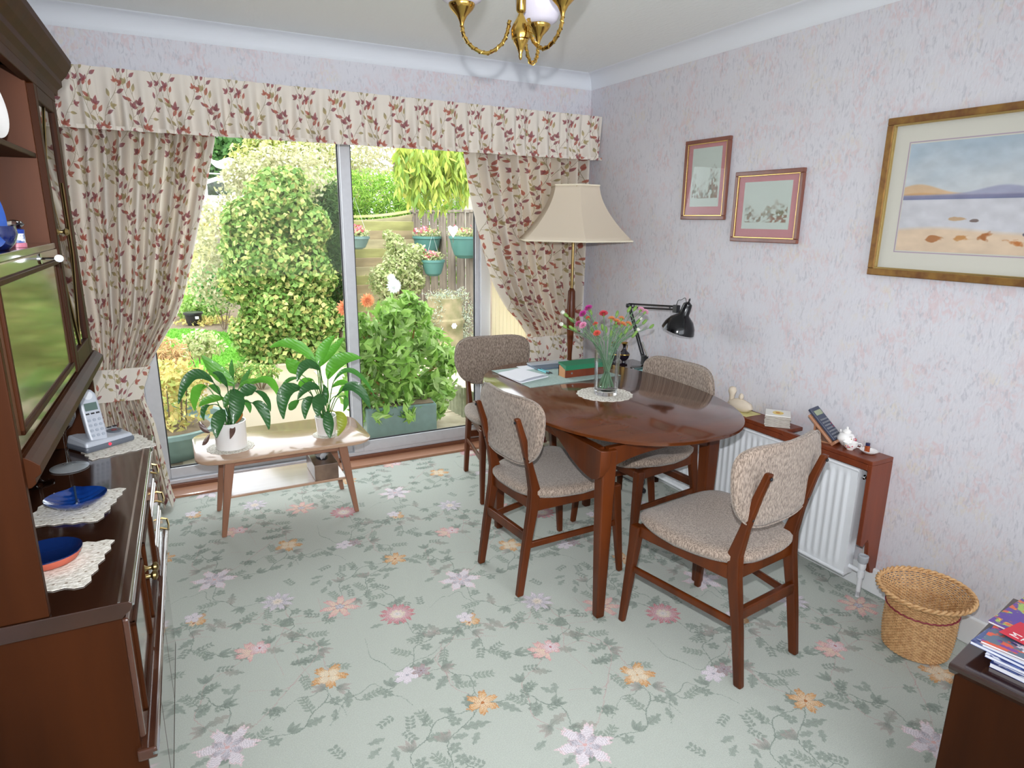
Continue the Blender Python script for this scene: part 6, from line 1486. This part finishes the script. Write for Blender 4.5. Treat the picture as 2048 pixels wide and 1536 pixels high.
# cordless telephone: base unit and its handset
z0 = HB+.0018
ph = thing('telephone_dock', 'grey cordless telephone base with red light on the sideboard', 'telephone', (-.245, 2.345, z0), radians(35))
gm_ = mat('silver_grey_plastic', (176, 182, 192), .35, coat=.2); dk = mat('dark_grey_plastic', (92, 98, 108), .4)
MB().box(-.078, .078, -.055, .055, 0, .020).build('lower_case', dk, ph, bevel=.008)
MB().add([(-.076, -.053, .016), (.076, -.053, .016), (.076, .053, .016), (-.076, .053, .016), (-.072, -.048, .034), (.072, -.048, .028), (.072, .048, .038), (-.072, .048, .044)],
         [(3, 2, 1, 0), (4, 5, 6, 7), (0, 1, 5, 4), (1, 2, 6, 5), (2, 3, 7, 6), (3, 0, 4, 7)]).build('upper_case', gm_, ph, bevel=.006)
MB().lathe([(.022, 0), (.024, .002), (.022, .004)], (.045, .0, .0325), 24).build('dial_ring', dk, ph, smooth=40); MB().lathe([(.008, 0), (.008, .005)], (.045, 0, .033), 16).build('play_key', mat('maroon_button', (120, 40, 50), .4), ph)
for k in range(4): MB().box(.008+k*.018, .020+k*.018, .030, .037, .036, .040).build('key', M['blackm'], ph)
led = mat('red_light', (255, 40, 60), .3, emis=3.0); MB().lathe([(.004, 0), (.004, .003)], (0, 0, 0), 12, M=Matrix.Translation((-.005, -.054, .013)) @ Matrix.Rotation(pi/2, 4, 'X')).build('red_light', led, ph)
hs = thing('phone_handset', 'silver cordless handset with round keys standing in its base', 'telephone', (-.247, 2.305, z0+.022), radians(28))
HM = Matrix.Rotation(radians(-16), 4, 'X')
pts = [(-.024, 0), (.024, 0), (.027, .04), (.0265, .12), (.024, .15), (.014, .165), (0, .168), (-.014, .165), (-.024, .15), (-.0265, .12), (-.027, .04)]
MB().prism(pts, -.012, .012, M=HM, axis='y').build('handset_body', gm_, hs, bevel=.006)
MB().box(-.018, .018, -.0135, -.0120, .100, .124, HM).build('display', mat('phone_lcd', (84, 104, 98), .2), hs)
MB().lathe([(.012, 0), (.013, .0015)], (0, 0, 0), 20, M=HM @ Matrix.Translation((0, -.012, .147)) @ Matrix.Rotation(pi/2, 4, 'X')).build('earpiece', mat('pale_grey_plastic', (206, 210, 216), .4), hs)
for r in range(4):
    for c in range(3): MB().lathe([(.0048, 0), (.0048, .0022)], (0, 0, 0), 12, M=HM @ Matrix.Translation((-.0145+c*.0145, -.0118, .022+r*.016)) @ Matrix.Rotation(pi/2, 4, 'X')).build('key', mat('pale_key' if (r+c) else 'pale_key0', (150, 158, 170), .4), hs)
for c in range(3): MB().box(-.0195+c*.0145, -.0095+c*.0145, -.0138, -.0118, .088, .093, HM).build('key', M['blackm'], hs)
# wine glass
M['goblet'] = glass_mat('goblet_glass', (.96, .97, .97), .02, .8)
M['foot'] = mat('silvery_glass_foot', (206, 212, 216), .12, .5)
wg = thing('wine_glass', 'tall clear stemmed glass on the sideboard under the hutch moulding', 'glass', uv_(.845, -.205, HB))
MB().lathe([(.048, 0), (.048, .002), (.012, .007), (.0045, .016), (.004, .10), (.006, .112), (.022, .125), (.034, .150), (.036, .185), (.034, .20), (.0335, .20), (.0352, .185), (.033, .152), (.021, .129), (.001, .118)], (0, 0, 0), 36).build('bowl_and_stem', M['goblet'], wg, smooth=50)
MB().lathe([(.048, .0003), (.049, .0025), (.020, .0065), (.006, .010)], (0, 0, 0), 36).build('foot', M['foot'], wg, smooth=40)
gw = thing('wine_glass', 'second stemmed glass behind the first, further from the window', 'glass', uv_(.74, -.26, HB))
MB().lathe([(.034, 0), (.034, .002), (.010, .006), (.004, .014), (.004, .08), (.02, .095), (.032, .12), (.034, .15), (.032, .165), (.0315, .165), (.0332, .15), (.031, .122), (.019, .099), (.001, .088)], (0, 0, 0), 36).build('bowl_and_stem', M['goblet'], gw, smooth=50)
# blue leaf dish
bl1 = mat('cobalt_ribbed_glaze', (20, 62, 138), .12, coat=.8, col2=(10, 36, 92), vscale=12)
ld = thing('leaf_dish', 'cobalt blue leaf-shaped ribbed dish on the sideboard', 'dish', uv_(.535, -.150, z0), radians(8))
b = MB(); NR = 14; NA = 48; rings = []
for i in range(NR+1):
    t = i/NR; ring = []
    for k in range(NA):
        a = 2*pi*k/NA; c, s_ = cos(a), sin(a); rx = .068*math.copysign(abs(c)**1.0, c)*t; ry = .058*s_*t
        if abs(c) > .0: rx *= 1.0
        ry *= (1+.12*math.copysign(1, s_)*0)
        z = .002+.024*t**2.2+.0016*sin(ry*420)*(t < .97)*(t > .08)-.004*exp(-(rx/.006)**2)*0+.003*exp(-(rx/.004)**2)
        ring.append(Vector((rx, ry*(1.0+.10*(abs(s_) > .97)), z)))
    rings.append(ring)
b.loft([r_ for r_ in rings[1:]]+[[v+Vector((0, 0, -.004)) for v in rings[-1]]]+[[Vector((v.x*.6, v.y*.6, .0)) for v in rings[-1]]]).build('dish', bl1, ld, smooth=60)
MB().tube([(0, -.064, .028), (0, -.03, .010), (0, 0, .007), (0, .03, .010), (0, .064, .028)], .0025, 6).build('rib', mat('dark_rib_glaze', (44, 62, 84), .2), ld, smooth=40)
od = thing('oval_dish', 'oval dish, dark blue glaze inside and bare terracotta outside', 'dish', uv_(.225, -.165, z0), radians(12))
MB().lathe([(.035, 0), (.052, .008), (.060, .022), (.061, .027)], (0, 0, 0), 44, cap=False, sx=1.05, sy=1.0).lathe([(.035, 0), (.001, 0)], (0, 0, 0), 44, cap=False, sx=1.05).build('terracotta_body', mat('terracotta', (186, 92, 70), .6), od, smooth=40)
MB().lathe([(.001, .006), (.030, .007), (.048, .014), (.058, .026), (.0615, .0285), (.0615, .026)], (0, 0, 0), 44, cap=False, sx=1.05).build('glaze', mat('dark_blue_glaze', (14, 34, 80), .08, coat=.9), od, smooth=60)
# in the niche
jz = 1.4455
jr = thing('glass_jar', 'blue and white jar with a faceted glass stopper on the hutch shelf', 'jar', uv_(.405, -.158, jz))
MB().lathe([(.015, 0), (.016, .003), (.016, .030), (.014, .034)], (0, 0, 0), 24).build('jar_body', mat('blue_and_white_glaze', (222, 226, 232), .2, col2=(70, 96, 160), vscale=45, ramp=(.5, .56), coat=.4), jr, smooth=40)
MB().lathe([(.0165, .028), (.0168, .036), (.012, .038)], (0, 0, 0), 24).build('blue_rim', mat('cobalt_band', (30, 60, 150), .2), jr, smooth=40); MB().lathe([(.009, .038), (.019, .046), (.014, .053), (.004, .056)], (0, 0, 0), 8).build('stopper', M['crystal'], jr)
MB().lathe([(.0172, .0), (.0175, .008), (.0165, .009)], (0, 0, 0), 24).build('red_band', mat('pink_band', (200, 120, 140), .3), jr)
bp2 = thing('blue_plate', 'cobalt blue round plate standing on edge in the hutch, cut by the frame', 'plate', uv_(.215, -.185, jz), radians(74))
MB().lathe([(.002, 0), (.045, .002), (.06, .010), (.078, .014), (.078, .017), (.058, .014), (.042, .006), (.002, .005)], (0, 0, 0), 44, M=Matrix.Translation((0, 0, .079)) @ Matrix.Rotation(radians(78), 4, 'X')).build('plate', mat('cobalt_glaze', (34, 84, 176), .12, coat=.8), bp2, smooth=50)
bv = thing('blue_bowl', 'dark blue glazed bowl in front of the blue plate on the hutch shelf', 'bowl', uv_(.27, -.165, jz))
MB().lathe([(.018, 0), (.030, .012), (.036, .03), (.034, .045), (.032, .045), (.033, .030), (.026, .014), (.002, .006)], (0, 0, 0), 32).build('bowl', mat('navy_glaze', (16, 30, 80), .1, coat=.9), bv, smooth=50)
wp_ = thing('white_plate', 'white china plate standing on edge on the upper hutch shelf', 'plate', uv_(.415, -.185, 1.6575), radians(74))
MB().lathe([(.002, 0), (.045, .002), (.06, .008), (.075, .012), (.075, .015), (.058, .012), (.042, .005), (.002, .004)], (0, 0, 0), 44, M=Matrix.Translation((0, 0, .076)) @ Matrix.Rotation(radians(80), 4, 'X')).build('plate', M['china'], wp_, smooth=50)

# ------------------------------------------------------------------ magazines on the low cabinet
def mag(label, x, y, z, rz, w_, h_, th, pic, k):
    c, s_ = cos(radians(10)), sin(radians(10)); wx = CX+c*x-s_*y; wy = CY+s_*x+c*y
    t = thing('magazine', label, 'magazine', (wx, wy, z), radians(10)+rz, 'magazines piled on the low cabinet')
    MB().box(-w_/2, w_/2, -h_/2, h_/2, .0008, th-.0008).build('pages', pap, t)
    b = MB(); b.add([(-w_/2-.001, -h_/2-.001, th), (w_/2+.001, -h_/2-.001, th), (w_/2+.001, h_/2+.001, th), (-w_/2-.001, h_/2+.001, th)], [(0, 1, 2, 3)], [[(0, 0), (1, 0), (1, 1), (0, 1)]])
    b.box(-w_/2-.001, w_/2+.001, -h_/2-.001, h_/2+.001, th-.0008, th-.0002).box(-w_/2-.001, w_/2+.001, -h_/2-.001, h_/2+.001, 0, .0008)
    b.build('cover', pic, t); return t
Z = CZ+.0005; zz = Z
C1 = [(60, 70, 110), (230, 232, 238), (120, 60, 150), (220, 90, 60), (90, 110, 130)]; C2 = [(110, 150, 60), (230, 180, 60), (220, 100, 60), (160, 190, 90), (90, 60, 150)]
specs = [('bottom magazine of the pile with a white spine edge', .015, -.014, .13, .012), ('second magazine from the bottom, dark blue cover edge', .0, -.02, .135, .008), ('third magazine from the bottom, thin and white-edged', .03, .0, .13, .008),
         ('fourth magazine from the bottom with a navy cover corner showing', -.035, .03, .135, .008), ('fifth magazine from the bottom, curling thick white pages', .02, .01, .14, .012)]
for k, (lab, rz, dx, xo, th) in enumerate(specs):
    mag(lab, xo+.035, -.20+dx, zz, rz-.05, .215, .29, th, image_mat('cover%d' % k, cover_picture(k*9+3, [(44, 58, 120), (230, 232, 240), (90, 110, 170)], 90, 70), .3, coat=.4), k); zz += th+.0008
mag('magazine with purple and grey picture cover under the red-titled one', .172, -.182, zz, .02, .215, .29, .006, image_mat('cover_p', cover_picture(41, C1), .3, coat=.4), 6); zz += .0068
tm = mag('topmost magazine with colourful flowers and a red title block', .265, -.18, zz, -.10, .24, .29, .006, image_mat('cover_t', cover_picture(77, C2), .3, coat=.4), 7)
TP = Vector((1.755, .640, zz)); TM2 = (Matrix.Translation(tm.location) @ RotZ(tm.rotation_euler.z)).inverted()
q_ = TM2 @ TP; RB = RotZ(radians(-6))
MB().box(-.040, .055, -.060, .038, .0062, .0068, Matrix.Translation((q_.x, q_.y, 0)) @ RB).build('title_block', mat('red_print', (206, 36, 60), .35), tm)
def text(body, size, loc, rz, parent, mt, name='lettering'):
    cu = bpy.data.curves.new(name, 'FONT'); cu.body = body; cu.size = size; cu.extrude = .0002; cu.space_line = .85
    o = bpy.data.objects.new(name, cu); COL.objects.link(o); dg = bpy.context.evaluated_depsgraph_get(); me = bpy.data.meshes.new_from_object(o.evaluated_get(dg)); bpy.data.objects.remove(o)
    o = bpy.data.objects.new(name, me); COL.objects.link(o); me.materials.clear(); me.materials.append(mt); o.parent = parent; o.location = loc; o.rotation_euler = (0, 0, rz); return o
text('M\nTO', .030, (q_.x-.030, q_.y+.004, .0070), radians(-6), tm, M['china'])
# green and yellow thing in the lower front of the cabinet
bk = thing('picture_book', 'green and yellow picture book leaning on the low cabinet front', 'book', (1.585+.10, .40, 0), radians(10))
# ------------------------------------------------------------------ cable on the carpet under the far chair
cb_ = thing('cable', 'black cable with a tied knot lying on the carpet under the table', 'cable', (2.24, 2.72, .004))
o = Vector((2.24, 2.72, .004))
kp = [Vector(at(1287, 950, 2, .012))-o, Vector(at(1289, 965, 2, .010))-o, Vector(at(1283, 972, 2, .02))-o, Vector(at(1275, 968, 2, .006))-o, Vector(at(1262, 962, 2, .004))-o, Vector(at(1240, 950, 2, .003))-o]
MB().tube(smooth_line(kp, 8), .003, 6).build('wire', M['blackm'], cb_, smooth=40)
kq = Vector(at(1283, 984, 2, .01))-o; b = MB()
for k in range(5): b.tube([kq+Vector((.012*cos(a+k), .022*sin(a), .012+.012*cos(a*2+k))) for a in np.linspace(0, 2*pi, 14)], .0032, 5)
b.build('knot', M['blackm'], cb_, smooth=40)
bpy.data.objects.remove(bk)
